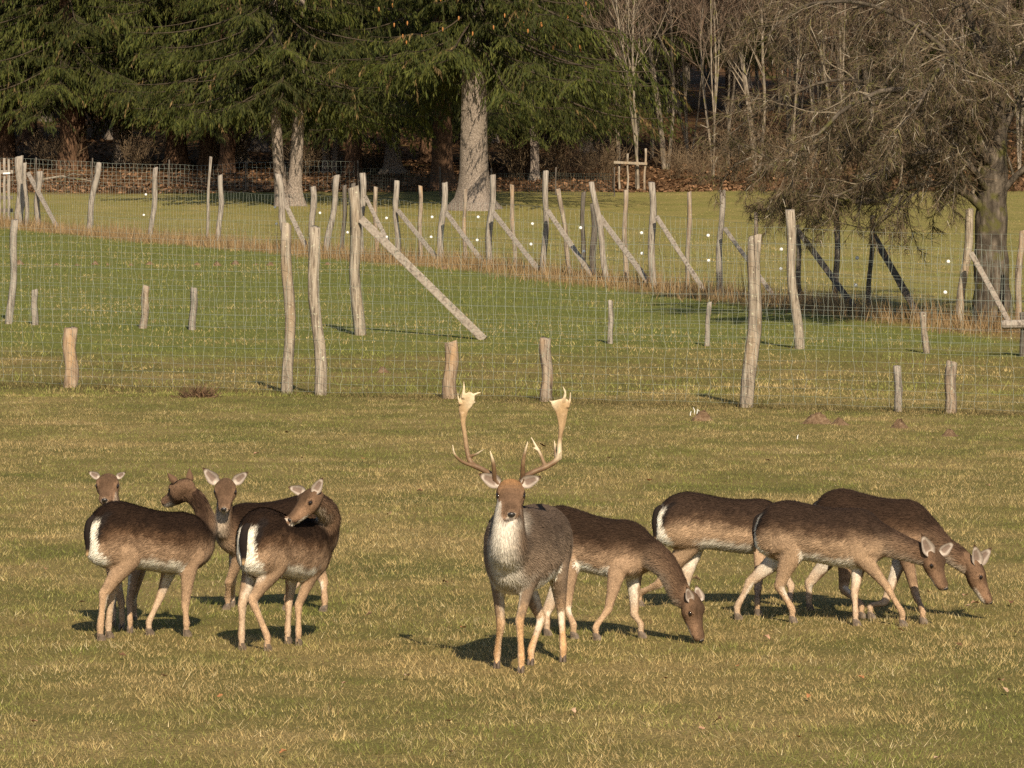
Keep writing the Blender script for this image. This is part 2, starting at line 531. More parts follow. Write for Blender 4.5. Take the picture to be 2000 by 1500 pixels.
# leaf litter of the forest floor: small curled leaves
def litter(n, seed):
    r = np.random.default_rng(seed)
    y = 173.5 + 60 * r.random(n) ** 1.6; x = (r.random(n) * 2 - 1) * (y * .115 + 2)
    z = terr(x, y)
    s = .05 + .07 * r.random(n)
    a = r.random(n) * 6.28
    d1 = np.stack([np.cos(a), np.sin(a), r.normal(0, .5, n)], 1) * s[:, None]
    d2 = np.stack([-np.sin(a), np.cos(a), r.normal(0, .6, n)], 1) * s[:, None] * .6
    b0 = np.stack([x, y, z + .03], 1)
    V = np.stack([b0 - d1, b0 + d2, b0 + d1, b0 - d2], 1).reshape(-1, 3)
    c = np.array([.085, .046, .022]) + np.array([.22, .125, .068]) * r.random((n, 1)) ** 1.8
    return V, np.arange(n * 4).reshape(-1, 4), np.repeat(c, 4, 0)
V, Fc, T_ = litter(32000, 9)
o = mk("leaf_litter", V, Fc, M['leaf'], tint=T_)
tag(o, 'russet fallen leaves covering the forest floor', 'leaf litter', kind='stuff')

# ================================================================== TREES
def grow(r, P0, D0, L, R0, nseg, wob, trop=(0, 0, 0), taper=.25):
    """all branches of one level at once -> nodes (N, nseg+1, 3), radii (N, nseg+1), dirs"""
    n = len(P0)
    pts = np.zeros((n, nseg + 1, 3)); dirs = np.zeros((n, nseg + 1, 3))
    pts[:, 0] = P0; d = norm(D0); dirs[:, 0] = d
    step = (np.asarray(L) / nseg)[:, None]
    for i in range(nseg):
        d = norm(d + r.normal(0, wob, (n, 3)) + np.asarray(trop)[None] / nseg)
        pts[:, i + 1] = pts[:, i] + d * step; dirs[:, i + 1] = d
    tt = np.linspace(0, 1, nseg + 1)[None]
    rad_ = np.asarray(R0)[:, None] * (1 - tt * (1 - taper))
    return pts, rad_, dirs

def seg_of(pts, rr):
    return (pts[:, :-1].reshape(-1, 3), pts[:, 1:].reshape(-1, 3), rr[:, :-1].ravel(), rr[:, 1:].ravel())

def spawn(r, pts, rr, dirs, L, k, t0, t1, ang, lratio, rratio=.5, upb=0.0, jl=.4, rmin=.002):
    n, m_ = pts.shape[0], pts.shape[1] - 1
    t = t0 + (t1 - t0) * (np.arange(k)[None] + r.random((n, k))) / k
    f = t * m_; i = np.minimum(f.astype(int), m_ - 1); u = (f - i)[..., None]
    ar = np.arange(n)[:, None]
    p = pts[ar, i] * (1 - u) + pts[ar, i + 1] * u
    d = dirs[ar, i + 1]
    q = norm(np.cross(d, r.normal(0, 1, d.shape)))
    a = (ang[0] + (ang[1] - ang[0]) * r.random((n, k)))[..., None]
    nd = d * np.cos(a) + q * np.sin(a)
    nd[..., 2] += upb
    l = np.asarray(L)[:, None] * lratio * (1 - .55 * t) * (1 - jl + 2 * jl * r.random((n, k)))
    rd = np.maximum(rr[ar, i] * rratio * (.7 + .5 * r.random((n, k))), rmin)
    return p.reshape(-1, 3), norm(nd).reshape(-1, 3), l.ravel(), rd.ravel()

def ribbons(pts, width, r):
    """thin flat strips along polylines, 2 tris a step, tapering to nothing"""
    n, m_ = pts.shape[0], pts.shape[1]
    d = norm(pts[:, -1] - pts[:, 0])
    sd = norm(np.cross(d, r.normal(0, 1, d.shape)))
    tt = np.linspace(1, .25, m_)[None, :, None]
    wv = sd[:, None, :] * tt * np.asarray(width).reshape(-1, 1, 1)
    V = np.stack([pts - wv, pts + wv], 2).reshape(-1, 3)
    base = (np.arange(n) * m_ * 2)[:, None]; i = np.arange(m_ - 1)[None] * 2
    Q = np.stack([base + i, base + i + 1, base + i + 3, base + i + 2], -1).reshape(-1, 4)
    return V, Q

def cat_mesh(parts):
    V, Q, T, o = [], [], [], 0
    for v, q, c in parts:
        V.append(v); Q.append(q + o); o += len(v)
        c = np.asarray(c, float)
        T.append(np.tile(c, (len(v), 1)) if c.ndim == 1 else c)
    return np.concatenate(V), np.concatenate(Q), np.concatenate(T)

def trunk_mesh(H, r0, flare, seed, lean=(0, 0), n=16, rings=26, top=.12):
    r = np.random.default_rng(seed)
    st = []
    ph = r.random(8) * 6.28
    V, Fc = [], []
    for i in range(rings):
        u = (i / (rings - 1)) ** 1.9
        z = -.35 + (H + .35) * u
        rr = r0 * (1 - u * (1 - top)) + flare * math.exp(-max(z, -.1) / .38)
        a = np.arange(n) * 2 * math.pi / n
        lob = 1 + (.07 + .32 * math.exp(-max(z, 0) / .4) * (flare > 0)) * np.sin(a * 3 + ph[0]) * .6 + .045 * np.sin(a * 5 + ph[1] + z * .6) + .02 * r.normal(0, 1, n)
        cx = lean[0] * z / H + .04 * math.sin(z * .7 + ph[2]); cy = lean[1] * z / H + .04 * math.sin(z * .6 + ph[3])
        V.append(np.stack([cx + np.cos(a) * rr * lob, cy + np.sin(a) * rr * lob, np.full(n, z)], 1))
    for i in range(rings - 1):
        for j in range(n):
            j2 = (j + 1) % n
            Fc.append((i * n + j, i * n + j2, (i + 1) * n + j2, (i + 1) * n + j))
    return np.concatenate(V), np.array(Fc)

def spruce_crown(seed, H, z0, Lmax, nB, dense=1.0, droop=.62, side_bias=None, hang=1.0, zpow=2.25):
    r = np.random.default_rng(seed)
    u = (np.arange(nB) + r.random(nB)) / nB
    z = z0 + (H - z0) * u ** zpow
    fr = (z - z0) / (H - z0)
    az = np.arange(nB) * 2.39996 + r.normal(0, .35, nB)
    L = Lmax * (1 - fr) ** .75 * (.7 + .45 * r.random(nB)) + .3
    inner = r.random(nB) < .34
    L = np.where(inner, L * (.3 + .25 * r.random(nB)), L)
    if side_bias is not None:
        L = L * (1 + side_bias[1] * np.cos(az - side_bias[0]))
    m_ = 12
    t = np.linspace(0, 1, m_ + 1)[None]
    out = np.stack([np.cos(az), np.sin(az), np.zeros(nB)], 1)
    dr = droop * (1 - .6 * fr) * (.6 + .7 * r.random(nB))
    zo = L[:, None] * (-dr[:, None] * t + dr[:, None] * .55 * t ** 2.2)
    lat = np.stack([-np.sin(az), np.cos(az), np.zeros(nB)], 1)
    wobb = L[:, None] * .09 * np.sin(t * 3 + r.random((nB, 1)) * 6.28) * t
    pts = out[:, None, :] * (L[:, None] * t)[..., None] + lat[:, None, :] * wobb[..., None]
    pts[..., 2] += z[:, None] + zo
    dirs = np.gradient(pts, axis=1); dirs = norm(dirs)
    rr = (.008 + .007 * L)[:, None] * (1 - .85 * t)
    parts = []
    v, q = segs_mesh(*seg_of(pts, rr), n=4)
    parts.append((v, q, (.075, .058, .04)))
    # side twigs
    k = max(6, int(24 * dense))
    tt = .10 + .9 * (np.arange(k)[None] + r.random((nB, k))) / k
    f = tt * m_; i = np.minimum(f.astype(int), m_ - 1); uu = (f - i)[..., None]
    ar = np.arange(nB)[:, None]
    tp = (pts[ar, i] * (1 - uu) + pts[ar, i + 1] * uu)
    td = dirs[ar, i + 1]
    sgn = np.where(r.random((nB, k)) < .5, -1., 1.)[..., None]
    tw = norm(lat[:, None, :] * sgn * (.9 + .3 * r.random((nB, k, 1))) + td * (.5 + .5 * r.random((nB, k, 1))) + np.array([0, 0, -.25]))
    tl = (L[:, None] * .30 * (1 - .45 * tt) * (.6 + .8 * r.random((nB, k))) + .12)
    tp = tp.reshape(-1, 3); tw = tw.reshape(-1, 3); tl = tl.ravel()
    n2 = len(tp)
    p2, r2, d2 = grow(r, tp, tw, tl, np.full(n2, .008), 4, .10, (0, 0, -.75))
    v, q = ribbons(p2, np.full(n2, .007), r)
    parts.append((v, q, (.07, .06, .03)))
    # hanging sprays of needles
    k3 = max(5, int(16 * dense))
    t3 = (np.arange(k3)[None] + r.random((n2, k3))) / k3
    f = t3 * 4; i = np.minimum(f.astype(int), 3); uu = (f - i)[..., None]
    ar = np.arange(n2)[:, None]
    sp = (p2[ar, i] * (1 - uu) + p2[ar, i + 1] * uu).reshape(-1, 3)
    sd0 = np.repeat(d2[:, 2], k3, 0)
    n3 = len(sp)
    dn = np.zeros((n3, 3)); dn[:, 2] = -1
    hw = hang * (.4 + 1.4 * r.random((n3, 1)))
    d = norm(sd0 * .75 + dn * hw + r.normal(0, .33, (n3, 3)))
    l = .11 + .24 * r.random(n3) ** 1.3
    wv = .013 + .016 * r.random(n3)
    sd = norm(np.cross(d, r.normal(0, 1, (n3, 3)) + np.array([0, 0, .2])))
    mid = sp + d * (l * .42)[:, None]
    V = np.stack([sp, mid + sd * wv[:, None], sp + d * l[:, None], mid - sd * wv[:, None]], 1).reshape(-1, 3)
    Q = np.arange(n3 * 4).reshape(-1, 4)
    base = np.array([.026, .038, .008]); yel = np.array([.098, .098, .019]); brn = np.array([.16, .11, .045])
    per_b = np.repeat(r.random(nB), k * k3)[:, None]; q1 = r.random((n3, 1))
    c = base * (1 - .7 * q1) + yel * .7 * q1
    c = c * (.6 + .8 * per_b)  # branch contrast paints in sunlit clumps and dark gaps
    dead = np.repeat(r.random(n2), k3) < .035
    c[dead] = brn * (.6 + .6 * r.random((dead.sum(), 1)))
    parts.append((V, Q, np.repeat(c, 4, 0)))
    return cat_mesh(parts)

def cones_mesh(n, seed, zr, rr_):
    r = np.random.default_rng(seed); parts = []
    for i in range(n):
        a = -math.pi / 2 + r.normal(0, .9); q = rr_[0] + (rr_[1] - rr_[0]) * r.random(); z = zr[0] + (zr[1] - zr[0]) * r.random()
        c = np.array([math.cos(a) * q, math.sin(a) * q, z])
        pts = np.array([c, c - [0, 0, .03], c - [0, 0, .09], c - [0, 0, .14]])
        parts.append(tube_pts(pts, [.012, .026, .024, .006], 6))
    return merge(parts)

def spruce(name, base, seed, H, r0, flare, z0, Lmax, nB, dense, bark, label, group, lean=(0, 0), **kw):
    T = thing(name, base, label, 'spruce', group)
    v, f = trunk_mesh(H, r0, flare, seed, lean)
    b_ = np.array(base)
    mk("trunk", v + b_, f, bark, T, smooth=True)
    v, q, c = spruce_crown(seed, H, z0, Lmax, nB, dense, **kw)
    v2, q2, c2 = spruce_crown(seed + 500, z0 + 9, z0 + .8, 2.4, 42, dense * .95, droop=.75, zpow=1.2)
    v, q, c = cat_mesh([(v, q, c), (v2, q2, c2)])
    cr = mk("crown", v + b_, q, M['needles'], T, tint=c)
    return T

big = spruce("spruce_tree", G(930, 410), 31, 24, .50, .46, 5.7, 5.4, 150, 1.2, M['bark_grey'],
             'huge spruce with thick pale grey trunk flaring into roots', 'spruces at the wood edge', lean=(-.6, 0), side_bias=(-.25, .14), droop=.72)
v, f = cones_mesh(34, 4, (5.2, 7.6), (2.6, 4.6))
cn = mk("cones", v + np.array(ORG[big.name]), f, M['leaf'], big, tint=np.tile([.42, .19, .06], (len(v), 1))); cn['kind'] = 'stuff'
twin = spruce("spruce_tree", G(548, 402), 32, 23, .20, .12, 4.3, 4.6, 140, 1.15, M['bark_grey'],
              'spruce with twin pale trunks standing forward of the dark wood', 'spruces at the wood edge', lean=(-.9, .2), droop=.55)
v, f = trunk_mesh(22, .23, .18, 33, (.9, .3))
tb = np.array(ORG[twin.name])
mk("trunk", v + tb + np.array([.44, .15, 0]), f, M['bark_grey'], twin, smooth=True)
left = spruce("spruce_tree", G(344, 330), 35, 25, .40, .22, 4.2, 5.0, 140, 1.15, M['bark_red'],
              'spruce with a broad reddish trunk half in shade at the wood edge', 'spruces at the wood edge', droop=.7, hang=1.5)

SPG = 'spruces standing inside the dark wood'
SPL = {big: 'spruce with one flared pale trunk standing inside the dark wood', left: 'spruce with one reddish brown trunk standing inside the dark wood', twin: 'spruce with two slender pale trunks standing inside the dark wood'}
# trees that stand just behind the edge, by their trunks in the picture
near_rows = [(12, 318, left, .95, 1.1), (150, 326, left, 1.0, 2.3), (232, 322, twin, .9, .6), (408, 330, left, .85, 3.9), (468, 318, big, .55, 1.7), (690, 345, left, .8, 5.1),
             (655, 338, twin, .7, 2.8), (862, 368, left, .95, 4.4), (768, 340, big, .62, .9), (1012, 345, left, .7, 2.0), (1045, 352, twin, .6, 4.2), (1115, 335, left, .75, .4)]
for px, py, src, s, rz in near_rows:
    copy_thing(src, G(px, py), rz, s, SPL[src], SPG)
rr_ = np.random.default_rng(77)
k_ = 0
for Y in (192, 206, 224, 246):
    for x in np.arange(-30, 31, 4.6):
        xx = x + rr_.uniform(-1.5, 1.5); yy = Y + rr_.uniform(-6, 6)
        if xx > 3.5 and (Y < 200 or rr_.random() < (.25 if Y > 215 else .75)): continue
        src = left if Y == 192 else (big, left, twin)[k_ % 3]; k_ += 1
        copy_thing(src, (xx, yy, gz(xx, yy) - .05), rr_.uniform(0, 6.28), {big: .62, left: .82, twin: .8}[src] * rr_.uniform(.9, 1.15), SPL[src], SPG)

# ---- leafless broadleaved trees
def bare_tree(seed, H, r0, stems, spread, kids, twigs, bark_c, twig_c, tw_w=.008, trop=.5, first=.22):
    r = np.random.default_rng(seed)
    P0 = np.zeros((stems, 3)); P0[:, :2] = r.normal(0, r0 * .7, (stems, 2)); P0[:, 2] = -.2
    D0 = norm(np.stack([r.normal(0, spread, stems), r.normal(0, spread, stems), np.ones(stems)], 1))
    L = H * (.75 + .35 * r.random(stems))
    p, ra, d = grow(r, P0, D0, L, np.full(stems, r0) * (.6 + .5 * r.random(stems)), 14, .045, (0, 0, .4), .12)
    tv, tq = segs_mesh(*seg_of(p, ra), n=8)
    P1, D1, L1, R1 = spawn(r, p, ra, d, L, kids, first, .98, (.35, .85), .38, .42, .25)
    p1, r1, d1 = grow(r, P1, D1, L1, R1, 8, .10, (0, 0, trop), .15)
    parts = []
    v, q = segs_mesh(*seg_of(p1, r1), n=4); parts.append((v, q, bark_c))
    P2, D2, L2, R2 = spawn(r, p1, r1, d1, L1, 9, .15, 1., (.35, .9), .42, .5, .1)
    p2, r2, d2 = grow(r, P2, D2, L2, R2, 5, .13, (0, 0, trop * .6), .2)
    v, q = segs_mesh(*seg_of(p2, r2), n=3); parts.append((v, q, np.array(bark_c) * .8))
    P3, D3, L3, R3 = spawn(r, p2, r2, d2, L2, twigs, .1, 1., (.3, 1.0), .55, .5, .05)
    L3 = np.maximum(L3, .22)
    p3, r3, d3 = grow(r, P3, D3, L3, R3, 2, .18, (0, 0, trop * .4))
    v, q = ribbons(p3, np.full(len(P3), tw_w) * (.6 + .8 * r.random(len(P3))), r)
    cc = np.array(twig_c) * (.6 + .9 * r.random((len(P3), 1)))
    parts.append((v, q, np.repeat(cc, 6, 0)))
    return (tv, tq), cat_mesh(parts)

def bare(name, base, label, group, bark, **kw):
    T = thing(name, base, label, 'tree', group)
    (tv, tq), (v, q, c) = bare_tree(**kw)
    b_ = np.array(base)
    mk("trunk", tv + b_, tq, bark, T, smooth=True)
    mk("crown", v + b_, q, M['twig'], T, tint=c)
    return T

BG = 'bare broadleaved trees at the wood edge'
ash = bare("bare_tree", G(1478, 338), 'bare tree with pale forked stems behind the old orchard tree', BG, M['bark_pale'],
           seed=5, H=15, r0=.085, stems=3, spread=.10, kids=26, twigs=17, bark_c=(.27, .225, .17), twig_c=(.13, .092, .066))
ash2 = bare("bare_tree", G(1243, 372), 'slender bare tree with pale stems held by a stake frame', BG, M['bark_pale'],
            seed=11, H=14, r0=.07, stems=2, spread=.07, kids=30, twigs=17, bark_c=(.27, .225, .17), twig_c=(.135, .096, .069))
ash3 = bare("bare_tree", G(1392, 345), 'bare tree with several thin stems beside the pale forked tree', BG, M['bark_pale'],
            seed=19, H=16, r0=.06, stems=4, spread=.12, kids=20, twigs=17, bark_c=(.17, .135, .10), twig_c=(.125, .086, .062))
DG = 'bare trees inside the wood'
BTL = {ash: 'leafless tree with three pale stems inside the wood', ash2: 'leafless tree with two slender pale stems inside the wood', ash3: 'leafless tree with four thin stems inside the wood'}
spots = [(1300, 330), (1345, 318), (1425, 322), (1545, 330), (1590, 318), (1640, 335), (1700, 322), (1760, 335), (1820, 318), (1890, 330), (1950, 322), (1210, 325), (1275, 312), (1660, 310), (1990, 335)]
for i, (px, py) in enumerate(spots):
    src = (ash, ash2, ash3)[(i * 2 + i // 3) % 3]
    copy_thing(src, G(px, py), i * 1.31, .8 + .35 * rr_.random(), BTL[src], DG)
for i in range(34):
    xx = rr_.uniform(3, 30); yy = rr_.uniform(208, 262)
    src = (ash3, ash, ash2)[i % 3]
    copy_thing(src, (xx, yy, gz(xx, yy)), rr_.uniform(0, 6.28), rr_.uniform(.9, 1.3), BTL[src], DG)

# ---- shrubs of the wood edge
def shrub_mesh(seed, H, n, col):
    r = np.random.default_rng(seed)
    P0 = np.zeros((n, 3)); P0[:, :2] = r.normal(0, .22, (n, 2))
    D0 = norm(np.stack([r.normal(0, .4, n), r.normal(0, .4, n), np.ones(n)], 1))
    L = H * (.6 + .5 * r.random(n))
    p, ra, d = grow(r, P0, D0, L, np.full(n, .012), 6, .12, (0, 0, .2))
    v, q = segs_mesh(*seg_of(p, ra), n=3)
    P1, D1, L1, R1 = spawn(r, p, ra, d, L, 8, .2, 1, (.3, .9), .5, .5)
    p1, r1, d1 = grow(r, P1, D1, L1, R1, 4, .15)
    v1, q1 = ribbons(p1, np.full(len(P1), .007), r)
    P2, D2, L2, R2 = spawn(r, p1, r1, d1, L1, 5, .2, 1, (.3, .9), .6, .5)
    p2, r2, d2 = grow(r, P2, D2, L2, R2, 2, .15)
    v2, q2 = ribbons(p2, np.full(len(P2), .006), r)
    return (v, q), cat_mesh([(v1, q1, col), (v2, q2, np.array(col) * 1.15)])
def shrub(base, seed, H, n, col, label, group=None):
    T = thing("bare_shrub", base, label, 'shrub', group)
    (v, q), (v1, q1, c) = shrub_mesh(seed, H, n, col)
    mk("stems", v + np.array(base), q, M['twig'], T, tint=np.tile(np.array(col) * .8, (len(v), 1)))['kind'] = 'stuff'
    mk("twigs", v1 + np.array(base), q1, M['twig'], T, tint=c)['kind'] = 'stuff'
    return T
SG = 'low bare shrubs at the wood edge'
lab_s = 'low bare brown shrub on the leaf litter at the wood edge'
sh0 = shrub(G(1180, 352), 3, 1.6, 26, (.16, .115, .07), lab_s, SG)
for i, (px, py) in enumerate([(1090, 350), (1320, 350), (1130, 345), (1370, 362), (1560, 350), (1620, 362), (1700, 352), (1780, 366), (1850, 352), (1440, 355), (1010, 350), (740, 335), (590, 345), (440, 332), (270, 335), (110, 330)]):
    copy_thing(sh0, G(px, py), i * 1.7, .7 + .6 * rr_.random(), lab_s, SG)

# ---- the old orchard tree on the right
def orchard_tree(base):
    r = np.random.default_rng(64)
    T = thing("orchard_tree", base, 'old gnarled fruit tree with dense drooping bare twigs overhanging the fence', 'tree')
    b_ = np.array(base)
    pts = spline([[0, 0, -.3], [0, 0, .4], [-.03, 0, 1.3], [.0, .05, 2.3], [.05, .1, 3.4], [-.05, .1, 4.6], [.2, .1, 6.0], [.1, .1, 7.2]], 4)
    zz = pts[:, 2]
    rs = np.interp(zz, [-.3, 0, .5, 1.6, 2.4, 3.6, 5, 7.2], [.42, .36, .31, .27, .25, .17, .11, .04])
    tg, sd, up = frames(pts, (1, 0, 0))
    v, f = loft([(pts[i], sd[i], up[i], rs[i] * (1 + .06 * math.sin(i * 2.1)), rs[i] * (1 + .06 * math.cos(i * 1.7))) for i in range(len(pts))], 14)
    mk("trunk", v + b_, f, M['bark_apple'], T, smooth=True)
    # main limbs: end points relative to the trunk foot
    limbs = [
        [[0, 0, 1.75], [-.55, -.2, 2.25], [-1.3, -.5, 2.35], [-2.2, -.8, 2.0], [-3.0, -1.0, 2.15], [-3.8, -1.1, 1.8]],
        [[0, 0, 2.3], [-.6, .3, 3.0], [-1.5, .5, 3.4], [-2.6, .4, 3.2], [-3.6, .2, 2.6], [-4.5, .0, 2.9]],
        [[0, 0, 2.6], [-.5, -.6, 3.4], [-1.3, -1.3, 3.9], [-2.2, -1.9, 3.8], [-3.0, -2.3, 3.2], [-3.5, -2.5, 2.7]],
        [[0, 0, 3.0], [-.4, -.2, 4.0], [-1.2, -.4, 4.9], [-2.3, -.5, 5.4], [-3.3, -.5, 5.3], [-4.1, -.6, 4.6]],
        [[0, 0, 3.6], [-.1, .3, 4.9], [-.8, .8, 6.0], [-1.7, 1.1, 6.7], [-2.6, 1.2, 6.8], [-3.4, 1.3, 6.3]],
        [[0, 0, 2.0], [.5, -.1, 2.6], [1.2, -.3, 3.0], [2.0, -.6, 3.0], [2.9, -.8, 2.5], [3.5, -.9, 2.0]],
        [[0, 0, 2.8], [.5, .4, 3.8], [1.2, .8, 4.6], [2.1, 1.1, 5.0], [3.0, 1.2, 4.8], [3.6, 1.3, 4.2]],
        [[0, 0, 3.2], [.3, -.6, 4.2], [.7, -1.4, 5.0], [1.1, -2.2, 5.2], [1.5, -2.9, 4.8], [1.8, -3.3, 4.1]],
        [[0, 0, 3.0], [-.3, -.8, 3.9], [-.6, -1.6, 4.4], [-1.0, -2.4, 4.4], [-1.4, -3.1, 3.8], [-1.8, -3.5, 3.2]],
        [[0, 0, 4.2], [.2, .2, 5.6], [.5, .2, 7.0], [.7, .1, 8.0], [1.1, .0, 8.8], [1.4, .0, 9.2]],
        [[0, 0, 4.0], [-.5, -.3, 5.4], [-.9, -.6, 6.8], [-1.6, -.9, 7.8], [-2.3, -1.0, 8.3], [-3.0, -1.1, 8.2]],
        [[0, 0, 2.1], [-.5, -.5, 2.7], [-1.2, -1.0, 2.9], [-2.0, -1.4, 2.6], [-2.8, -1.6, 2.2], [-3.6, -1.6, 2.3]],
        [[0, 0, 2.5], [-.6, .0, 3.3], [-1.5, -.1, 3.9], [-2.5, -.2, 4.2], [-3.5, -.2, 4.0], [-4.4, -.3, 3.4]],
        [[0, 0, 1.9], [-.5, .5, 2.5], [-1.1, 1.0, 2.7], [-1.8, 1.3, 2.4], [-2.5, 1.5, 2.0], [-3.2, 1.6, 2.1]],
        [[0, 0, 2.4], [-.2, .9, 3.2], [-.6, 1.9, 3.8], [-1.0, 2.8, 3.8], [-1.4, 3.6, 3.3], [-1.9, 4.0, 2.7]],
    ]
    npt = 21
    pl = np.zeros((len(limbs), npt, 3)); rl = np.zeros((len(limbs), npt))
    for i, lm in enumerate(limbs):
        s = spline(lm, 4)
        s = s + np.cumsum(r.normal(0, .022, s.shape), 0) * np.linspace(0, 1, len(s))[:, None]
        pl[i] = s; rl[i] = np.linspace(.085 if i < 3 else .062, .011, npt)
        tb = tube_pts(s, rl[i], 8, (.1, 1, .2))
        mk("limb", tb[0] + b_, tb[1], M['bark_apple'], T, smooth=True)
    dl = norm(np.gradient(pl, axis=1))
    Ll = np.linalg.norm(np.diff(pl, axis=1), axis=2).sum(1)
    parts = []
    P1, D1, L1, R1 = spawn(r, pl, rl, dl, Ll, 21, .12, 1., (.5, 1.25), .36, .45, .18)
    p1, r1, d1 = grow(r, P1, D1, L1, R1, 9, .17, (0, 0, -.75), .2)
    v, q = segs_mesh(*seg_of(p1, r1), n=5); parts.append((v, q, (.20, .165, .12)))
    P2, D2, L2, R2 = spawn(r, p1, r1, d1, np.maximum(L1, .7), 15, .08, 1., (.4, 1.2), .42, .5, .1)
    p2, r2, d2 = grow(r, P2, D2, L2, np.minimum(R2, .009), 5, .20, (0, 0, -.7), .25)
    v, q = segs_mesh(*seg_of(p2, r2), n=3)
    cc = np.array([.16, .13, .092]) * (.45 + .9 * r.random((len(P2), 1))); parts.append((v, q, np.repeat(cc, 30, 0)))
    P3, D3, L3, R3 = spawn(r, p2, r2, d2, L2, 18, .05, 1., (.4, 1.3), .60, .5, .0)
    L3 = np.clip(L3, .14, .5)
    p3, r3, d3 = grow(r, P3, D3, L3, R3, 1, .25, (0, 0, -.4))
    v, q = ribbons(p3, np.full(len(P3), .0044) * (.6 + .8 * r.random(len(P3))), r)
    cc = np.array([.105, .076, .049]) * (.5 + .95 * r.random((len(P3), 1)))
    g_ = r.random(len(P3)) < .22; cc[g_] = np.array([.12, .11, .045]) * (.6 + .6 * r.random((g_.sum(), 1)))
    pale = r.random(len(P3)) < .03; cc[pale] = np.array([.34, .30, .24])
    parts.append((v, q, np.repeat(cc, 4, 0)))
    v, q, c = cat_mesh(parts)
    mk("crown", v + b_, q, M['twig'], T, tint=c)
orchard_tree(G(1938, 632))

# fallen pale branch by the far fence
bp = G(122, 357)
pts = spline([[-1.0, 0, .08], [-.5, .05, .16], [0, .0, .24], [.35, .05, .15], [.75, .1, .12], [1.1, .1, .05]], 4)
V1 = tube_pts(pts, np.linspace(.05, .02, len(pts)), 7, (0, 1, .2))
pts = spline([[.1, 0, .2], [.4, -.2, .33], [.7, -.3, .28]], 4)
V2 = tube_pts(pts, np.linspace(.025, .01, len(pts)), 6, (0, 1, .2))
v, f = merge([V1, V2])
tag(mk("fallen_branch", v + np.array(bp), f, M['bark_pale'], smooth=True, origin=bp), 'pale bare fallen branch lying in the grass by the dark wood', 'branch')

# ================================================================== FENCES
FR = np.random.default_rng(404)
def post_mesh(b0, t0, wd, seed, crook=.35, n=10, rings=9, sink=.25):
    r = np.random.default_rng(seed)
    b0, t0 = np.array(b0, float), np.array(t0, float)
    ax = t0 - b0; Lh = np.linalg.norm(ax); ax = ax / Lh
    V, Fc = [], []
    lob = 1 + r.normal(0, .09, n)
    ph = r.random(4) * 6.28
    for i in range(rings):
        u = -sink / Lh + (1 + sink / Lh) * i / (rings - 1)
        bend = crook * wd * min(1, Lh / 1.6) * math.sin(max(u, 0) * 5 + ph[0]) * math.sin(math.pi * min(max(u, 0), 1)) 
        c = b0 + ax * Lh * u + np.array([bend, bend * .4, 0])
        rr = wd * .5 * (1.06 - .10 * u) * (1 + .05 * math.sin(u * 9 + ph[1]))
        a = np.arange(n) * 2 * math.pi / n
        q = rr * lob * (1 + r.normal(0, .03, n))
        V.append(np.stack([c[0] + np.cos(a) * q, c[1] + np.sin(a) * q, np.full(n, c[2])], 1))
    V[-1][:, 2] += r.normal(0, wd * .05, n) + wd * .12 * np.cos(np.arange(n) * 6.28 / n + ph[2])
    for i in range(rings - 1):
        for j in range(n):
            j2 = (j + 1) % n
            Fc.append((i * n + j, i * n + j2, (i + 1) * n + j2, (i + 1) * n + j))
    V = np.concatenate(V)
    V = np.vstack([V, V[-n:].mean(0)[None] + [0, 0, wd * .03]])
    for j in range(n):
        Fc.append(((rings - 1) * n + j, (rings - 1) * n + (j + 1) % n, len(V) - 1))
    return V, Fc

def plank_mesh(a, b_, wd, th, seed):
    r = np.random.default_rng(seed)
    a, b_ = np.array(a, float), np.array(b_, float)
    d = norm(b_ - a); side = norm(np.cross(d, [0, 1, 0])); nrm = np.cross(side, d)
    V, Fc = [], []
    k = 7
    for i in range(k):
        c = a + (b_ - a) * i / (k - 1) + nrm * r.normal(0, .006)
        w_ = wd * .5 * (1 + r.normal(0, .05))
        e = .25 * th
        for s, t_ in ((-1, -.5), (-1 + e / w_, -.62), (1 - e / w_, -.62), (1, -.5), (1, .5), (-1, .5)):
            V.append(c + side * w_ * s + nrm * th * t_)
    for i in range(k - 1):
        for j in range(6):
            j2 = (j + 1) % 6
            Fc.append((i * 6 + j, i * 6 + j2, (i + 1) * 6 + j2, (i + 1) * 6 + j))
    Fc.append(tuple(range(5, -1, -1))); Fc.append(tuple(range((k - 1) * 6, k * 6)))
    return np.array(V), Fc

def wire_mesh(line, heights, spacing, rw, seed, sag=.05, vert_top=None, kink=.012, step=None):
    """line: function s->(x, y), s in metres from s0 to s1"""
    r = np.random.default_rng(seed)
    f, s0, s1 = line
    s = np.arange(s0, s1, spacing)
    xy = np.array([f(q) for q in s])
    z = terr(xy[:, 0], xy[:, 1])
    low = (vnoise(s / 2.3, np.zeros(len(s)), seed) - .5)
    G_ = np.zeros((len(s), len(heights), 3))
    for j, h in enumerate(heights):
        zz = z + h + sag * low * (h / 2.0) + .018 * (vnoise(s / .5, np.full(len(s), j * 7.), seed + 3) - .5)
        xo = r.normal(0, kink, len(s)); yo = r.normal(0, kink, len(s))
        G_[:, j] = np.stack([xy[:, 0] + xo, xy[:, 1] + yo, zz], 1)
    p0 = [G_[:-1, j] for j in range(len(heights))]; p1 = [G_[1:, j] for j in range(len(heights))]
    vt = len(heights) if vert_top is None else vert_top
    for j in range(vt - 1):
        p0.append(G_[:, j]); p1.append(G_[:, j + 1])
    p0, p1 = np.concatenate(p0), np.concatenate(p1)
    rr = np.full(len(p0), rw)
    return segs_mesh(p0, p1, rr, rr, 3)

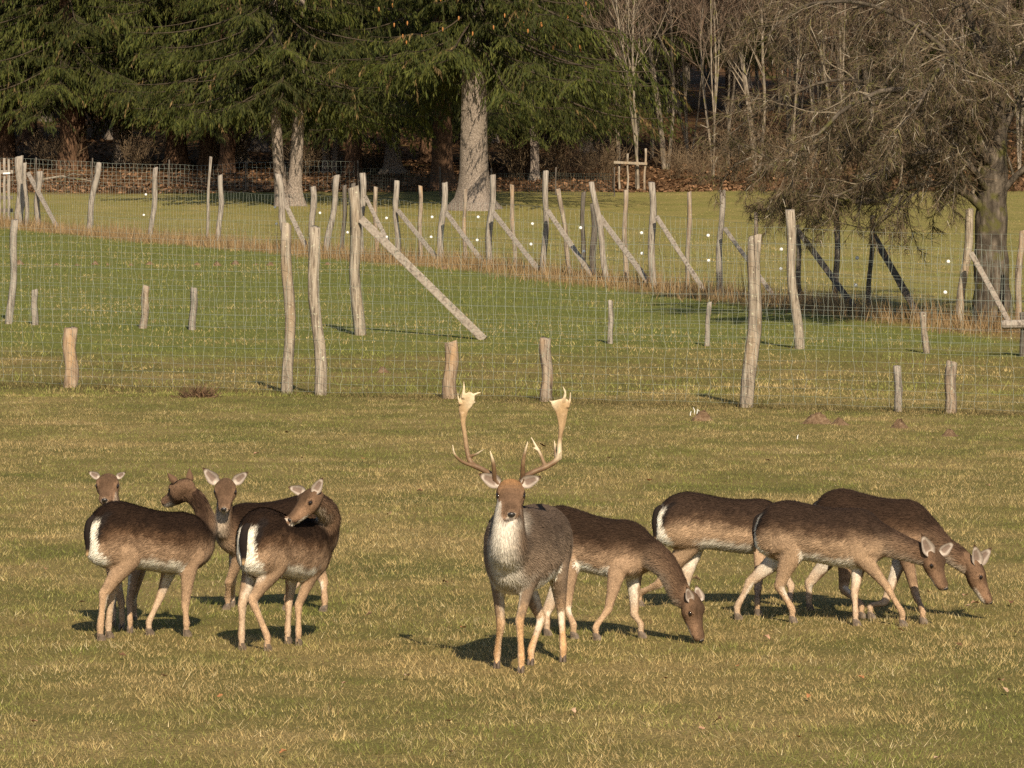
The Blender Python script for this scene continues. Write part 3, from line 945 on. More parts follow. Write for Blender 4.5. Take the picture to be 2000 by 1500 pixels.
SEED = [1000]
def add_post(T, name, line_y, px, top_py, wpx, m, top_px=None, off=0.0, base=None):
    """post on a fence line given by its picture column; line_y(cx)->Y"""
    cx = (px - 1000) / F
    Y = line_y(cx) + off
    x = cx * Y
    b0 = (x, Y, gz(x, Y))
    t0 = P(px if top_px is None else top_px, top_py, Y)
    SEED[0] += 1
    v, f = post_mesh(b0, t0, wpx * Y / F, SEED[0])
    return mk(name, v, f, m, T, smooth=True), Y

def add_brace(T, a, b_, line_y, wpx, m, off=-.08):
    ya = line_y((a[0] - 1000) / F) + off; yb = line_y((b_[0] - 1000) / F) + off
    pa, pb = P(*a, ya), P(*b_, yb)
    pb.z = max(min(pb.z, gz(pb.x, pb.y) + .10), gz(pb.x, pb.y) - .12)
    SEED[0] += 1
    v, f = plank_mesh(pa, pb, wpx * ya / F, .05, SEED[0])
    return mk("brace", v, f, M['plank'] if m is M['post_grey'] else m, T)

def line_fn(k, c):
    """fence on the plan line Y + k X = c"""
    ly = lambda cx: c / (1 + k * cx)
    L_ = math.sqrt(1 + k * k)
    f = lambda s: (s / L_, c - k * s / L_)
    return ly, f, L_

# --- near fence
ly1, f1, L1_ = line_fn(.583, 62.3)
F1 = thing("wire_fence", (0, 62.3, gz(0, 62.3)), 'near wire mesh fence on tall crooked and short stump posts right behind the deer', 'fence')
for px, tp, tpx, wp, m_ in [(136, 642, 138, 26, 'post_warm'), (561, 437, 560, 20, 'post_lichen'), (627, 443, 616, 22, 'post_lichen'), (879, 668, 881, 25, 'post_warm'),
                          (1066, 661, 1065, 24, 'post'), (1459, 460, 1475, 24, 'post_lichen'), (1756, 714, 1752, 16, 'post_grey'), (1857, 707, 1860, 22, 'post')]:
    add_post(F1, "post", ly1, px, tp, wp, M[m_], tpx)
h1 = [.06, .16, .26, .37, .48, .60, .73, .88, 1.04, 1.22, 1.41, 1.62, 1.83, 2.03]
v, q = wire_mesh((lambda s: (f1(s)[0], f1(s)[1] - .1), -11, 11), h1, .165, .0017, 71, sag=.14)
o = mk("wire_mesh", v, q, M['wire'], F1); o['kind'] = 'stuff'

# --- second fence
a_, b_ = G(68, 635), G(1808, 690)
k2 = -(b_.y - a_.y) / (b_.x - a_.x); c2 = a_.y + k2 * a_.x
ly2, f2, L2_ = line_fn(k2, c2)
F2 = thing("wire_fence", (0, c2, gz(0, c2)), 'second wire mesh fence with one long plank brace and low stump posts', 'fence')
for px, tp, tpx, wp, m_ in [(17, 430, 29, 13, 'post_grey'), (68, 566, 68, 14, 'post_grey'), (279, 558, 286, 15, 'post'), (375, 563, 379, 14, 'post_grey'), (704, 366, 690, 20, 'post_lichen'),
                          (1192, 587, 1192, 11, 'post_grey'), (1381, 590, 1386, 10, 'post_grey'), (1562, 410, 1543, 20, 'post_lichen'), (1810, 610, 1803, 12, 'post'), (1998, 610, 1997, 13, 'post_dark_or_shaded')]:
    add_post(F2, "post", ly2, px, tp, wp, M[m_], tpx)
add_brace(F2, (706, 428), (946, 664), ly2, 15, M['post_grey'])
Yr = ly2((1985 - 1000) / F)
pa, pb = P(1956, 634, Yr - .12), P(2120, 630, Yr - .12)
pts = np.array([np.array(pa) + (np.array(pb) - np.array(pa)) * q for q in (0, .02, .3, .6, 1)])
tb = tube_pts(pts, [.055, .068, .07, .066, .06], 10, (0, 1, .1))
mk("rail", tb[0], tb[1], M['post_grey'], F2, smooth=False)
h2 = [.06, .17, .28, .40, .53, .67, .83, 1.0, 1.18, 1.38, 1.6, 1.85]
v, q = wire_mesh((lambda s: (f2(s)[0], f2(s)[1] - .1), -12, 12), h2, .165, .0018, 72, sag=.12)
o = mk("wire_mesh", v, q, M['wire'], F2); o['kind'] = 'stuff'

# --- long slanting fence
ly3, f3, L3_ = line_fn(3.02, 104.4)
F3 = thing("wire_fence", (0, 104.4, gz(0, 104.4)), 'long slanting fence of many braced grey posts with white insulators', 'fence')
for px, tp, tpx, wp, m_ in [(37, 306, 37, 15, 'post_grey'), (52, 318, 48, 8, 'post_grey'), (74, 335, 78, 11, 'post_grey'), (173, 318, 193, 11, 'post_grey'), (294, 327, 304, 10, 'post_grey'),
                          (404, 306, 412, 6, 'post_grey'), (427, 342, 430, 11, 'post_grey'), (563, 340, 543, 12, 'post_grey'), (612, 365, 612, 11, 'post_grey'), (637, 343, 658, 12, 'post_grey'),
                          (706, 339, 709, 13, 'post_grey'), (777, 353, 775, 12, 'post_grey'), (861, 357, 869, 12, 'post_grey'), (955, 342, 962, 12, 'post_grey'), (1060, 334, 1067, 12, 'post_grey'),
                          (1186, 356, 1155, 12, 'post_grey'), (1277, 356, 1273, 13, 'post_grey'), (1405, 372, 1411, 11, 'post_grey'), (1875, 408, 1894, 16, 'post_lichen'), (1697, 421, 1704, 10, 'post_dark_or_shaded'), (1563, 440, 1556, 10, 'post_dark_or_shaded')]:  # dark right-hand posts: shade of the orchard tree put into the colour
    add_post(F3, "post", ly3, px, tp, wp, M[m_], tpx)
for px, tp, tpx, wp, m_ in [(668, 362, 673, 8, 'post_dark_or_shaded'), (687, 358, 690, 8, 'post_dark_or_shaded'), (736, 365, 734, 8, 'post'), (823, 363, 821, 8, 'post'), (909, 369, 909, 8, 'post'), (1007, 361, 1000, 8, 'post'),
                          (1114, 369, 1090, 9, 'post'), (1137, 375, 1140, 8, 'post_dark_or_shaded'), (1160, 398, 1158, 12, 'post_dark_or_shaded'), (1222, 371, 1222, 9, 'post'), (1344, 375, 1346, 9, 'post'), (1478, 415, 1476, 8, 'post'),
                          (1632, 392, 1633, 11, 'post_dark_or_shaded'), (1988, 450, 1997, 12, 'post')]:  # dark post near the orchard tree has its shade painted in
    add_post(F3, "post", ly3, px, tp, wp, M[m_], tpx, off=1.2)
for a, b2, wp, m_ in [((55, 338), (112, 432), 8, 'post_grey'), ((550, 382), (598, 476), 9, 'post_grey'), ((714, 385), (772, 500), 8, 'post_grey'), ((778, 412), (856, 508), 9, 'post_grey'), ((872, 416), (946, 516), 9, 'post_grey'), ((964, 416), (1051, 526), 10, 'post_grey'),
                    ((1070, 412), (1156, 534), 10, 'post_grey'), ((1172, 424), (1266, 548), 11, 'post_grey'), ((1283, 424), (1374, 566), 9, 'post_grey'), ((1416, 447), (1516, 585), 8, 'post_grey'),
                    ((1560, 452), (1674, 608), 11, 'post_dark_or_shaded'), ((1707, 462), (1799, 625), 13, 'post_dark_or_shaded'), ((1897, 495), (1977, 640), 10, 'post_grey')]:  # dark braces are coloured as shaded by the orchard tree
    add_brace(F3, a, b2, ly3, wp, M[m_])
ins = [(285, 380), (281, 420), (537, 405), (540, 437), (625, 416), (679, 454), (755, 426), (756, 463), (844, 424), (842, 463), (934, 424), (932, 469), (1040, 437), (1037, 477), (1134, 445), (1140, 491),
       (1253, 455), (1254, 495), (1383, 460), (1384, 509), (1526, 487), (1525, 525), (1674, 504), (1671, 557), (1852, 511), (1846, 571), (686, 564)]
for px, py in ins:
    ly = ly2 if (px, py) == (686, 564) else ly3
    c = P(px, py, ly((px - 1000) / F) - .06)
    c = np.array(c)
    pts = np.array([c + [0, q, 0] for q in (-.035, -.03, -.01, .0, .03)])
    v, f = tube_pts(pts, [.012, .032, .034, .02, .02], 8, (1, 0, 0))
    mk("insulator", v, f, M['white'], F2 if ly is ly2 else F3, smooth=True)
h3 = [.08, .24, .42, .62, .85, 1.1, 1.4]
v, q = wire_mesh((f3, -52, 30), h3, .30, .0022, 73, sag=.06)
o = mk("wire_mesh", v, q, M['wire'], F3); o['kind'] = 'stuff'

# --- netting along the wood
pts_n = [G(px, py) for px, py in [(-60, 362), (70, 362), (180, 364), (330, 366), (480, 372), (560, 373), (700, 373), (860, 384), (960, 386), (1085, 381), (1200, 384)]]
px_ = np.array([p.x for p in pts_n]); py_ = np.array([p.y for p in pts_n])
FN = thing("netting_fence", pts_n[5], 'low sagging wire netting along the edge of the dark wood', 'fence')
hN = [.03, .17, .31, .45, .60, .78, .95]
v, q = wire_mesh((lambda s: (s, float(np.interp(s, px_, py_))), px_[0], 1.2 * 0 + px_[6]), hN, .16, .004, 74, sag=.5)
o = mk("wire_mesh", v, q, M['wire'], FN); o['kind'] = 'stuff'
v, q = wire_mesh((lambda s: (s, float(np.interp(s, px_, py_))), px_[6], px_[-1]), [.02, .1, .2, .3, .4, .5, .6, .7, .8], .09, .0055, 75, sag=.2)
o = mk("green_netting", v, q, M['net'], FN); o['kind'] = 'stuff'
for i in range(1, len(pts_n)):
    b0 = pts_n[i]
    SEED[0] += 1
    v, f = post_mesh(b0, (b0.x + FR.normal(0, .04), b0.y, b0.z + .95 + .15 * FR.random()), .055, SEED[0], n=7, rings=6)
    mk("stake", v, f, M['post_dark_or_shaded'], FN, smooth=True)

# --- paling gate at the left end of the slanting fence
yg = ly3((20 - 1000) / F) + 1.0
gb = P(-30, 455, yg)
GT = thing("paling_gate", (gb.x, yg, gz(gb.x, yg)), 'grey wooden paling gate beside the thick end post', 'gate')
for i, px in enumerate(range(-72, 26, 9)):
    x = (px - 1000) / F * yg
    z0 = gz(x, yg)
    v, f = plank_mesh((x, yg, z0 + .04), (x + FR.normal(0, .01), yg, z0 + 1.95 + FR.normal(0, .03)), .075, .03, 3000 + i)
    mk("paling", v, f, M['post_grey'], GT)
for zz, mm in ((.35, 'post_dark_or_shaded'), (.75, 'post_dark_or_shaded'), (1.55, 'post_grey')):
    xa, xb = (-76 - 1000) / F * yg, (26 - 1000) / F * yg
    v, f = plank_mesh((xa, yg + .05, gz(xa, yg) + zz), (xb, yg + .05, gz(xb, yg) + zz), .12, .05, 3100 + int(zz * 100))
    mk("rail", v, f, M[mm], GT)
xa = (11 - 1000) / F * yg
v, f = plank_mesh((xa - .06, yg - .06, gz(xa, yg) + 1.5), (xa + .16, yg - .06, gz(xa, yg) + 1.51), .05, .03, 3200)
mk("latch", v, f, M['white'], GT)

# --- stake frame around the young tree
sb = G(1240, 372)
ST = thing("tree_stake_frame", sb, 'two thin upright stakes joined by a crossbar around a slender tree', 'stake')
for px, tp, tpx in ((1225, 300, 1226), (1258, 290, 1261), (1210, 325, 1209)):
    x = (px - 1000) / F * sb.y
    SEED[0] += 1
    v, f = post_mesh((x, sb.y - .25, gz(x, sb.y - .25)), P(tpx, tp, sb.y - .25), .075, SEED[0], n=7)
    mk("stake", v, f, M['post_lichen'], ST, smooth=True)
v, f = plank_mesh(P(1199, 317, sb.y - .32), P(1264, 320, sb.y - .32), .09, .04, 3300)
mk("crossbar", v, f, M['post_lichen'], ST)

# ================================================================== SMALL THINGS ON THE GROUND
def mound(name, px, py, wpx, hpx, label, group=None, seed=0):
    c = G(px, py); r = np.random.default_rng(900 + seed)
    Rm = wpx * .5 * c.y / F; H_ = hpx * c.y / F
    n, k = 16, 6
    V = [[c.x, c.y, c.z + H_]]; Fc = []
    for i in range(1, k + 1):
        u = i / k
        for j in range(n):
            a = j * 6.283 / n
            q = Rm * u * (1 + .22 * math.sin(a * 2 + seed) + r.normal(0, .08))
            x, y = c.x + math.cos(a) * q, c.y + math.sin(a) * q * .9
            z = gz(x, y) + H_ * (math.cos(u * math.pi) * .5 + .5) * (1 + r.normal(0, .16)) - .015 * (u > .95)
            V.append([x, y, z])
    for j in range(n): Fc.append((0, 1 + j, 1 + (j + 1) % n))
    for i in range(k - 1):
        for j in range(n):
            j2 = (j + 1) % n
            Fc.append((1 + i * n + j, 1 + (i + 1) * n + j, 1 + (i + 1) * n + j2, 1 + i * n + j2))
    return tag(mk(name, np.array(V), Fc, M['earth'], smooth=True, origin=c), label, 'molehill', group)
mound("molehill", 1372, 822, 46, 20, 'brown molehill with white stalks next to it near the crooked post', 'molehills', 1)
mound("molehill", 1598, 828, 62, 22, 'widest brown molehill in front of the near fence', 'molehills', 2)
mound("molehill", 1640, 830, 40, 13, 'small molehill merging with the widest molehill', 'molehills', 3)
mound("molehill", 1757, 836, 46, 17, 'brown molehill in front of the thin grey stump post', 'molehills', 4)
mound("molehill", 1855, 852, 50, 13, 'flattened molehill in front of the last stump post', 'molehills', 5)
mound("molehill", 748, 728, 30, 11, 'lone pale molehill between the two nearest fences', 'molehills', 6)
for i, (px, w_, h_) in enumerate([(38, 20, 9), (110, 12, 4), (150, 12, 4), (186, 22, 7), (210, 10, 4), (256, 14, 4), (292, 18, 6), (385, 16, 5), (424, 20, 8), (460, 26, 8), (500, 12, 4), (528, 22, 7), (640, 14, 5), (868, 18, 7)]):
    mound("molehill", px, 517 + (i % 3) + (8 if px > 800 else 0), w_, h_, 'small tan molehill in the row on the greener grass', 'row of small molehills', 20 + i)

# dead bush clump under the near fence
cb = G(386, 776)
r = np.random.default_rng(15)
n = 420
P0 = np.stack([cb.x + r.normal(0, .11, n), cb.y + r.normal(0, .09, n), np.full(n, cb.z - .01)], 1)
D0 = norm(np.stack([r.normal(0, .75, n), r.normal(0, .6, n), .35 + r.random(n)], 1))
p, ra, d = grow(r, P0, D0, .08 + .16 * r.random(n), np.full(n, .004), 4, .25)
v, q = ribbons(p, np.full(n, .006), r)
c = np.array([.11, .068, .04]) * (.4 + 1.3 * r.random((n, 1)))
o = mk("dead_plant_clump", v, q, M['twig'], tint=np.repeat(c, 10, 0), origin=cb)
tag(o, 'dark brown dead plant clump at the foot of the near fence', 'plant')

# white stalks
for i, (px, py, h_) in enumerate([(1348, 812, 9), (1356, 810, 14), (1361, 812, 13), (1366, 813, 12), (1557, 858, 9)]):
    c = G(px, py); hh = h_ * c.y / F
    pts = np.array([[c.x, c.y, c.z - .01], [c.x + .004, c.y, c.z + hh * .6], [c.x + .012 * (-1) ** i, c.y, c.z + hh]])
    v, f = tube_pts(pts, [.006, .005, .003], 5)
    tag(mk("dry_stalk", v, f, M['white'], origin=c), 'whitish dry plant stalk by a molehill' if i < 4 else 'single white stalk in front of the widest molehill', 'stalk', 'white stalks' if i < 4 else None)

# fallen leaves lying on the pasture
def leaf_mesh(c, s, seed):
    r = np.random.default_rng(seed)
    a = r.random() * 6.28; k = 9
    ax = np.array([math.cos(a), math.sin(a), r.normal(0, .25)]); sd = np.array([-math.sin(a), math.cos(a), r.normal(0, .25)])
    V, Fc = [], []
    for i in range(k):
        u = i / (k - 1)
        wv = s * .32 * (math.sin(math.pi * u) ** .7) * (1 + .35 * math.sin(u * 16)) + .002
        cv = s * .25 * math.sin(u * 3 + seed)
        m_ = np.array(c) + ax * s * (u - .5) + np.array([0, 0, .025 + abs(cv) * .6])
        V += [m_ - sd * wv + [0, 0, wv * .6], m_, m_ + sd * wv + [0, 0, wv * .5]]
    for i in range(k - 1):
        b = i * 3
        Fc += [(b, b + 1, b + 4, b + 3), (b + 1, b + 2, b + 5, b + 4)]
    return np.array(V), Fc
leafs = [(553, 1480, 9), (877, 1420, 8), (1830, 1493, 10), (1402, 1417, 9), (1371, 1434, 7), (1682, 1333, 8), (1955, 1340, 10), (1965, 1360, 10), (1873, 1270, 8), (1497, 1255, 9), (430, 1370, 7), (66, 1420, 9), (795, 1330, 8),
         (880, 1480, 6), (672, 1345, 7), (1580, 1370, 7), (1905, 1188, 11), (1890, 1192, 9), (1975, 1185, 9), (1885, 1172, 8), (1268, 945, 9), (1815, 1165, 7), (1360, 1140, 9), (1060, 876, 7), (500, 892, 7), (710, 902, 7), (590, 900, 6),
         (160, 1185, 7), (870, 1145, 7), (980, 1195, 8), (905, 1235, 8), (760, 1010, 7), (1700, 905, 7), (1500, 905, 6), (1720, 1080, 7), (1760, 1240, 7), (1300, 1335, 7), (1120, 1400, 7), (240, 1290, 8), (320, 1330, 7), (1440, 1310, 6), (90, 1120, 6),
         (1190, 900, 6), (820, 965, 7), (1930, 955, 6), (1560, 1450, 7), (1985, 1245, 8), (720, 1210, 7), (560, 850, 6), (1250, 1180, 6)]
for i, (px, py, s) in enumerate(leafs):
    c = G(px, py)
    v, f = leaf_mesh(c, s * 1.8 * c.y / F, 500 + i)
    col = np.array([[.42, .19, .08], [.34, .20, .11], [.50, .34, .22], [.16, .085, .045], [.46, .27, .17]][i % 5])
    o = mk("fallen_leaf", v, f, M['leaf'], tint=np.tile(col, (len(v), 1)), smooth=True, origin=c)
    tag(o, 'curled dry brown leaf lying on the pasture grass', 'leaf', 'fallen leaves on the pasture')

# ================================================================== THE DEER
def remesh(V, Fc, voxel, smooth_it=4, factor=.5):
    me = bpy.data.meshes.new("tmp"); me.from_pydata([tuple(v) for v in V], [], Fc); me.update()
    ob = bpy.data.objects.new("tmp", me); COL.objects.link(ob)
    md = ob.modifiers.new("r", 'REMESH'); md.mode = 'VOXEL'; md.voxel_size = voxel; md.adaptivity = 0
    sm = ob.modifiers.new("s", 'SMOOTH'); sm.factor = factor; sm.iterations = smooth_it
    dg = bpy.context.evaluated_depsgraph_get()
    ev = ob.evaluated_get(dg); em = ev.to_mesh()
    nv, npol = len(em.vertices), len(em.polygons)
    v = np.empty(nv * 3, np.float32); em.vertices.foreach_get("co", v)
    nl = len(em.loops)
    li = np.empty(nl, np.int32); em.loops.foreach_get("vertex_index", li)
    ls = np.empty(npol, np.int32); em.polygons.foreach_get("loop_start", ls)
    lt = np.empty(npol, np.int32); em.polygons.foreach_get("loop_total", lt)
    ev.to_mesh_clear()
    bpy.data.objects.remove(ob); bpy.data.meshes.remove(me)
    q = li[ls[lt == 4][:, None] + np.arange(4)[None]]
    return v.reshape(-1, 3).astype(float), q

def stations(pts, w_, h_, ref, k=3):
    """smooth centre line and radii -> list for loft, plus arrays"""
    A = np.column_stack([np.array(pts, float), w_, h_])
    S_ = spline(A, k)
    S_[:, 3:] = np.maximum(S_[:, 3:], .008)
    ref = np.asarray(ref, float)
    if ref.ndim == 2:
        ref = np.array([np.interp(np.linspace(0, 1, len(S_)), np.linspace(0, 1, len(ref)), ref[:, j]) for j in range(3)]).T
    else:
        ref = np.tile(ref, (len(S_), 1))
    tg = norm(np.gradient(S_[:, :3], axis=0))
    sd = norm(ref - tg * (ref * tg).sum(1, keepdims=True)); up = np.cross(tg, sd)
    return S_, tg, sd, up

UPZ = np.array([0., 0., 1.])
DARK = np.array([.022, .0125, .008]); BRN = np.array([.105, .060, .034]); TAN = np.array([.315, .212, .135])
WHT = np.array([.70, .64, .54]); LEG = np.array([.40, .27, .168]); FACE = np.array([.145, .088, .054]); BLK = np.array([.012, .009, .008])

def sm(a, b_, x):
    t_ = np.clip((x - a) / (b_ - a), 0, 1); return t_ * t_ * (3 - 2 * t_)
def lerp(a, b_, t_):
    t_ = np.asarray(t_)[..., None]; return a * (1 - t_) + b_ * t_

def lapl(val, Q, mask, iters, k=.5):
    """even out values over neighbouring vertices where mask > 0"""
    n = len(val)
    a = np.concatenate([Q[:, 0], Q[:, 1], Q[:, 2], Q[:, 3], Q[:, 1], Q[:, 2], Q[:, 3], Q[:, 0]])
    b_ = np.concatenate([Q[:, 1], Q[:, 2], Q[:, 3], Q[:, 0], Q[:, 0], Q[:, 1], Q[:, 2], Q[:, 3]])
    cnt = np.maximum(np.bincount(a, minlength=n), 1)
    for _ in range(iters):
        avg = np.stack([np.bincount(a, weights=val[b_, j], minlength=n) for j in range(3)], 1) / cnt[:, None]
        val = val + (avg - val) * (k * mask)[:, None]
    return val

def ear_mesh(base, tip, face, width=.42, cup=.35):
    base, tip = np.array(base), np.array(tip)
    a = tip - base; l = np.linalg.norm(a); a = a / l
    n_ = np.array(face, float); n_ = norm(n_ - a * (n_ @ a)); b_ = np.cross(a, n_)
    ni, nj = 10, 7
    V, T, Fc = [], [], []
    for layer in (0, 1):
        for i in range(ni):
            u = i / (ni - 1)
            wv = l * width * .5 * (.62 + .38 * math.sin(min(u / .32, 1) * math.pi / 2)) * (1 - max(0, (u - .27) / .73) ** 1.5) + .001
            for j in range(nj):
                q = -1 + 2 * j / (nj - 1)
                depth = cup * wv * (1 - q * q) * (1.2 - .6 * u)
                p = base + a * l * u + b_ * wv * q - n_ * (depth + (0.0 if layer == 0 else .007 * (1 - abs(q) ** 4)))
                V.append(p)
                if layer == 0:
                    e = abs(q) ** 3
                    c = np.array([.47, .405, .345]) * (1 - .75 * e) + FACE * .5 * .75 * e if u < .88 else FACE * .5
                    if abs(q) < .36 and .15 < u < .75: c = np.array([.19, .14, .112])
                else:
                    c = FACE * .85
                T.append(c)
        o_ = layer * ni * nj
        for i in range(ni - 1):
            for j in range(nj - 1):
                k = o_ + i * nj + j
                Fc.append((k, k + 1, k + nj + 1, k + nj) if layer == 0 else (k, k + nj, k + nj + 1, k + 1))
    return np.array(V), Fc, np.array(T)

def ellipsoid(c, a, b_, d, ra, rb, rd, n=10, m_=7):
    V, Fc = [], []
    for i in range(m_ + 1):
        th = math.pi * i / m_
        for j in range(n):
            ph = 2 * math.pi * j / n
            V.append(np.array(c) + np.array(a) * ra * math.cos(th) + np.array(b_) * rb * math.sin(th) * math.cos(ph) + np.array(d) * rd * math.sin(th) * math.sin(ph))
    for i in range(m_):
        for j in range(n):
            j2 = (j + 1) % n
            Fc.append((i * n + j, i * n + j2, (i + 1) * n + j2, (i + 1) * n + j))
    return np.array(V), Fc

def deer(name, label, cat, group, rump, chest, zc, zw, legs, neck, poll, nose, Yp, toward, headL, ears, ear_face, seed,
         wsc=1.0, nw=(.085, .060, .047), nh=(.135, .088, .060), hsc=1.0, dark=DARK, mid=BRN, flank=TAN, saddle=.54, buck=False, tail_len=.21, earw=.60, belly=WHT, legc=LEG, facec=FACE, deep=.015):
    r = np.random.default_rng(seed)
    R = np.array(P(rump[0], 1100, rump[1])); C = np.array(P(chest[0], 1100, chest[1])); R[2] = C[2] = 0
    Lb = np.linalg.norm(C - R); fw = (C - R) / Lb; lf = np.array([-fw[1], fw[0], 0])
    g0 = gz((R[0] + C[0]) / 2, (R[1] + C[1]) / 2)
    parts, info = [], []
    def add(kind, S_, tg, sd, up, side=0, power=2.0, n=18):
        parts.append(loft([(S_[i, :3], sd[i], up[i], S_[i, 3], S_[i, 4]) for i in range(len(S_))], n, power))
        info.append((kind, side, S_, tg, sd, up))
    # torso
    st = [(0.0, -.17, .61, .045), (.05, -.08, .555, .102), (.13, -.024, .52, .136), (.24, 0., .51 - deep * .5, .150), (.38, -.012, .525 - deep, .150), (.52, -.02, .505 - deep, .158),
          (.66, -.014, .485 - deep, .158), (.78, 0., .485 - deep, .142), (.88, -.035, .515 - deep * .6, .115), (.96, -.11, .565, .082), (1.0, -.17, .63, .045)]
    pts, ws, hs_, tops, bots = [], [], [], [], []
    for t_, dt, bf, wv in st:
        zt = zc + (zw - zc) * sm(.15, .85, np.array(t_)) + dt
        zb = bf * (zc * .5 + .5 * (zc + (zw - zc) * t_))
        pts.append(R + fw * Lb * t_ + UPZ * (g0 + (zt + zb) / 2)); ws.append(wv * wsc); hs_.append((zt - zb) / 2); tops.append(zt); bots.append(zb)
    S_, tg, sd, up = stations(pts, ws, hs_, lf, 3)
    up = np.tile(UPZ, (len(S_), 1)); sd = np.tile(lf, (len(S_), 1))
    add('torso', S_, tg, sd, up, power=2.25, n=22)
    hoofs = []
    for kind, side, hoof, joint in legs:
        Yh = CAMZ * F / (hoof[1] - HORIZ)
        hx = P(hoof[0], hoof[1], Yh); hz = gz(hx.x, Yh)
        Hf = np.array([hx.x, Yh, hz])
        if kind == 'h':
            top = R + fw * Lb * .17 + lf * side * .062 * wsc + UPZ * (g0 + zc - .17)
            nom = R + fw * Lb * .08 + lf * side * .085 * wsc
            Yj = top[1] + (Hf[1] - top[1]) * .55
            J = np.array(P(joint[0], joint[1], Yj))
            knee = R + fw * Lb * .27 + lf * side * .098 * wsc + UPZ * (g0 + zc * .605)
            knee[:2] += .30 * (J - nom)[:2]
            m1 = top * .45 + knee * .55
            gas = knee * .45 + J * .55
            can = J * .5 + (Hf + UPZ * .085) * .5
            pts = [top, m1, knee, gas, J + (gas - J) * .22, J, can, Hf + UPZ * .085 + (J - Hf) * .02, Hf + UPZ * .05, Hf + UPZ * .02]
            ww = [.062, .075, .060, .040, .028, .025, .0185, .0215, .018, .020]; hh = [.12, .13, .092, .054, .038, .034, .0215, .0245, .020, .022]
        else:
            top = R + fw * Lb * .84 + lf * side * .066 * wsc + UPZ * (g0 + zw - .20)
            nom = R + fw * Lb * .79 + lf * side * .085 * wsc
            Yj = top[1] + (Hf[1] - top[1]) * .6
            J = np.array(P(joint[0], joint[1], Yj))
            elb = R + fw * Lb * .775 + lf * side * .088 * wsc + UPZ * (g0 + zw * .585)
            elb[:2] += .28 * (J - nom)[:2]
            m1 = top * .5 + elb * .5
            fore = elb * .5 + J * .5
            can = J * .5 + (Hf + UPZ * .085) * .5
            pts = [top, m1, elb, fore, J + (fore - J) * .25, J, can, Hf + UPZ * .085, Hf + UPZ * .05, Hf + UPZ * .02]
            ww = [.048, .056, .045, .031, .025, .0245, .0175, .0205, .017, .019]; hh = [.10, .105, .068, .041, .029, .028, .0195, .0225, .019, .021]
        k_ = 1.08 if buck else 1.0
        S_, tg, sd, up = stations(pts, np.array(ww) * k_, np.array(hh) * k_, lf, 3)
        add('hind' if kind == 'h' else 'fore', S_, tg, sd, up, side, n=14)
        hoofs.append((Hf, norm(np.array([fw[0], fw[1], 0]))))
    # head frame
    Pp = np.array(P(poll[0], poll[1], Yp))
    q = np.array(P(nose[0], nose[1], Yp)) - Pp
    dy = math.sqrt(max(headL ** 2 - q @ q, 0)) * toward
    Nn = np.array(P(nose[0], nose[1], Yp + dy))
    hf = norm(Nn - Pp); HL = np.linalg.norm(Nn - Pp)
    hl = norm(np.cross(UPZ, hf)); hu = np.cross(hf, hl)
    # neck
    nb0 = R + fw * Lb * .76 + UPZ * (g0 + zw - .17); nb1 = R + fw * Lb * (.91 if buck else .89) + UPZ * (g0 + zw - (.25 if buck else .18))
    ntop = Pp + hf * .035 - hu * .035
    mids = [np.array(P(*m_)) for m_ in neck]
    pts = [nb0, nb1] + mids + [ntop]
    n_ = len(pts)
    u_ = np.linspace(0, 1, n_)
    wv = np.interp(u_, [0, .5, 1], nw); hv = np.interp(u_, [0, .5, 1], nh)
    ref_end = hl if hl @ lf > -.3 else hl
    ang_ref = np.array([lerp(lf, ref_end, sm(.25, 1, np.array(t_))) for t_ in u_])
    bad = np.linalg.norm(ang_ref, axis=1) < .3
    ang_ref[bad] = np.cross(UPZ, norm(lf + hl + [1e-3, 0, 0]))
    S_, tg, sd, up = stations(pts, wv, hv, ang_ref, 4)
    add('neck', S_, tg, sd, up, n=16)
    # head
    hst = [(-.13, .034, .034, -.030), (-.02, .054, .050, -.024), (.14, .071, .061, -.022), (.33, .075, .066, -.026), (.50, .053, .058, -.030), (.68, .044, .047, -.027), (.83, .041, .042, -.023), (.94, .038, .036, -.018), (1.01, .020, .020, -.014)]
    pts = [Pp + hf * HL * a + hu * d * hsc for a, _, _, d in hst]
    S_, tg, sd, up = stations(pts, [x[1] * hsc for x in hst], [x[2] * hsc for x in hst], hl, 3)
    sd = np.tile(hl, (len(S_), 1)); up = np.tile(hu, (len(S_), 1))
    add('head', S_, tg, sd, up, n=16, power=2.15)
    # brow ridges over the eyes
    for s in (-1, 1):
        pts_ = np.array([Pp + hf * HL * a + hl * s * b2 * hsc + hu * c_ * hsc for a, b2, c_ in ((.20, .042, .022), (.30, .056, .016), (.42, .052, .002))])
        S_, tg, sd, up = stations(pts_, [.014, .018, .012], [.014, .018, .012], hu, 3)
        parts.append(loft([(S_[i, :3], sd[i], up[i], S_[i, 3], S_[i, 4]) for i in range(len(S_))], 8))
    V, Fc = merge(parts)
    V, Q = remesh(V, Fc, .0098, 4, .5)

    # ---------------- colours of the coat
    best = np.full(len(V), 9.); kid = np.zeros(len(V), int); tt = np.zeros(len(V)); ss = np.zeros(len(V)); uu = np.zeros(len(V)); hd = np.zeros((len(V), 3))
    tor_t = None
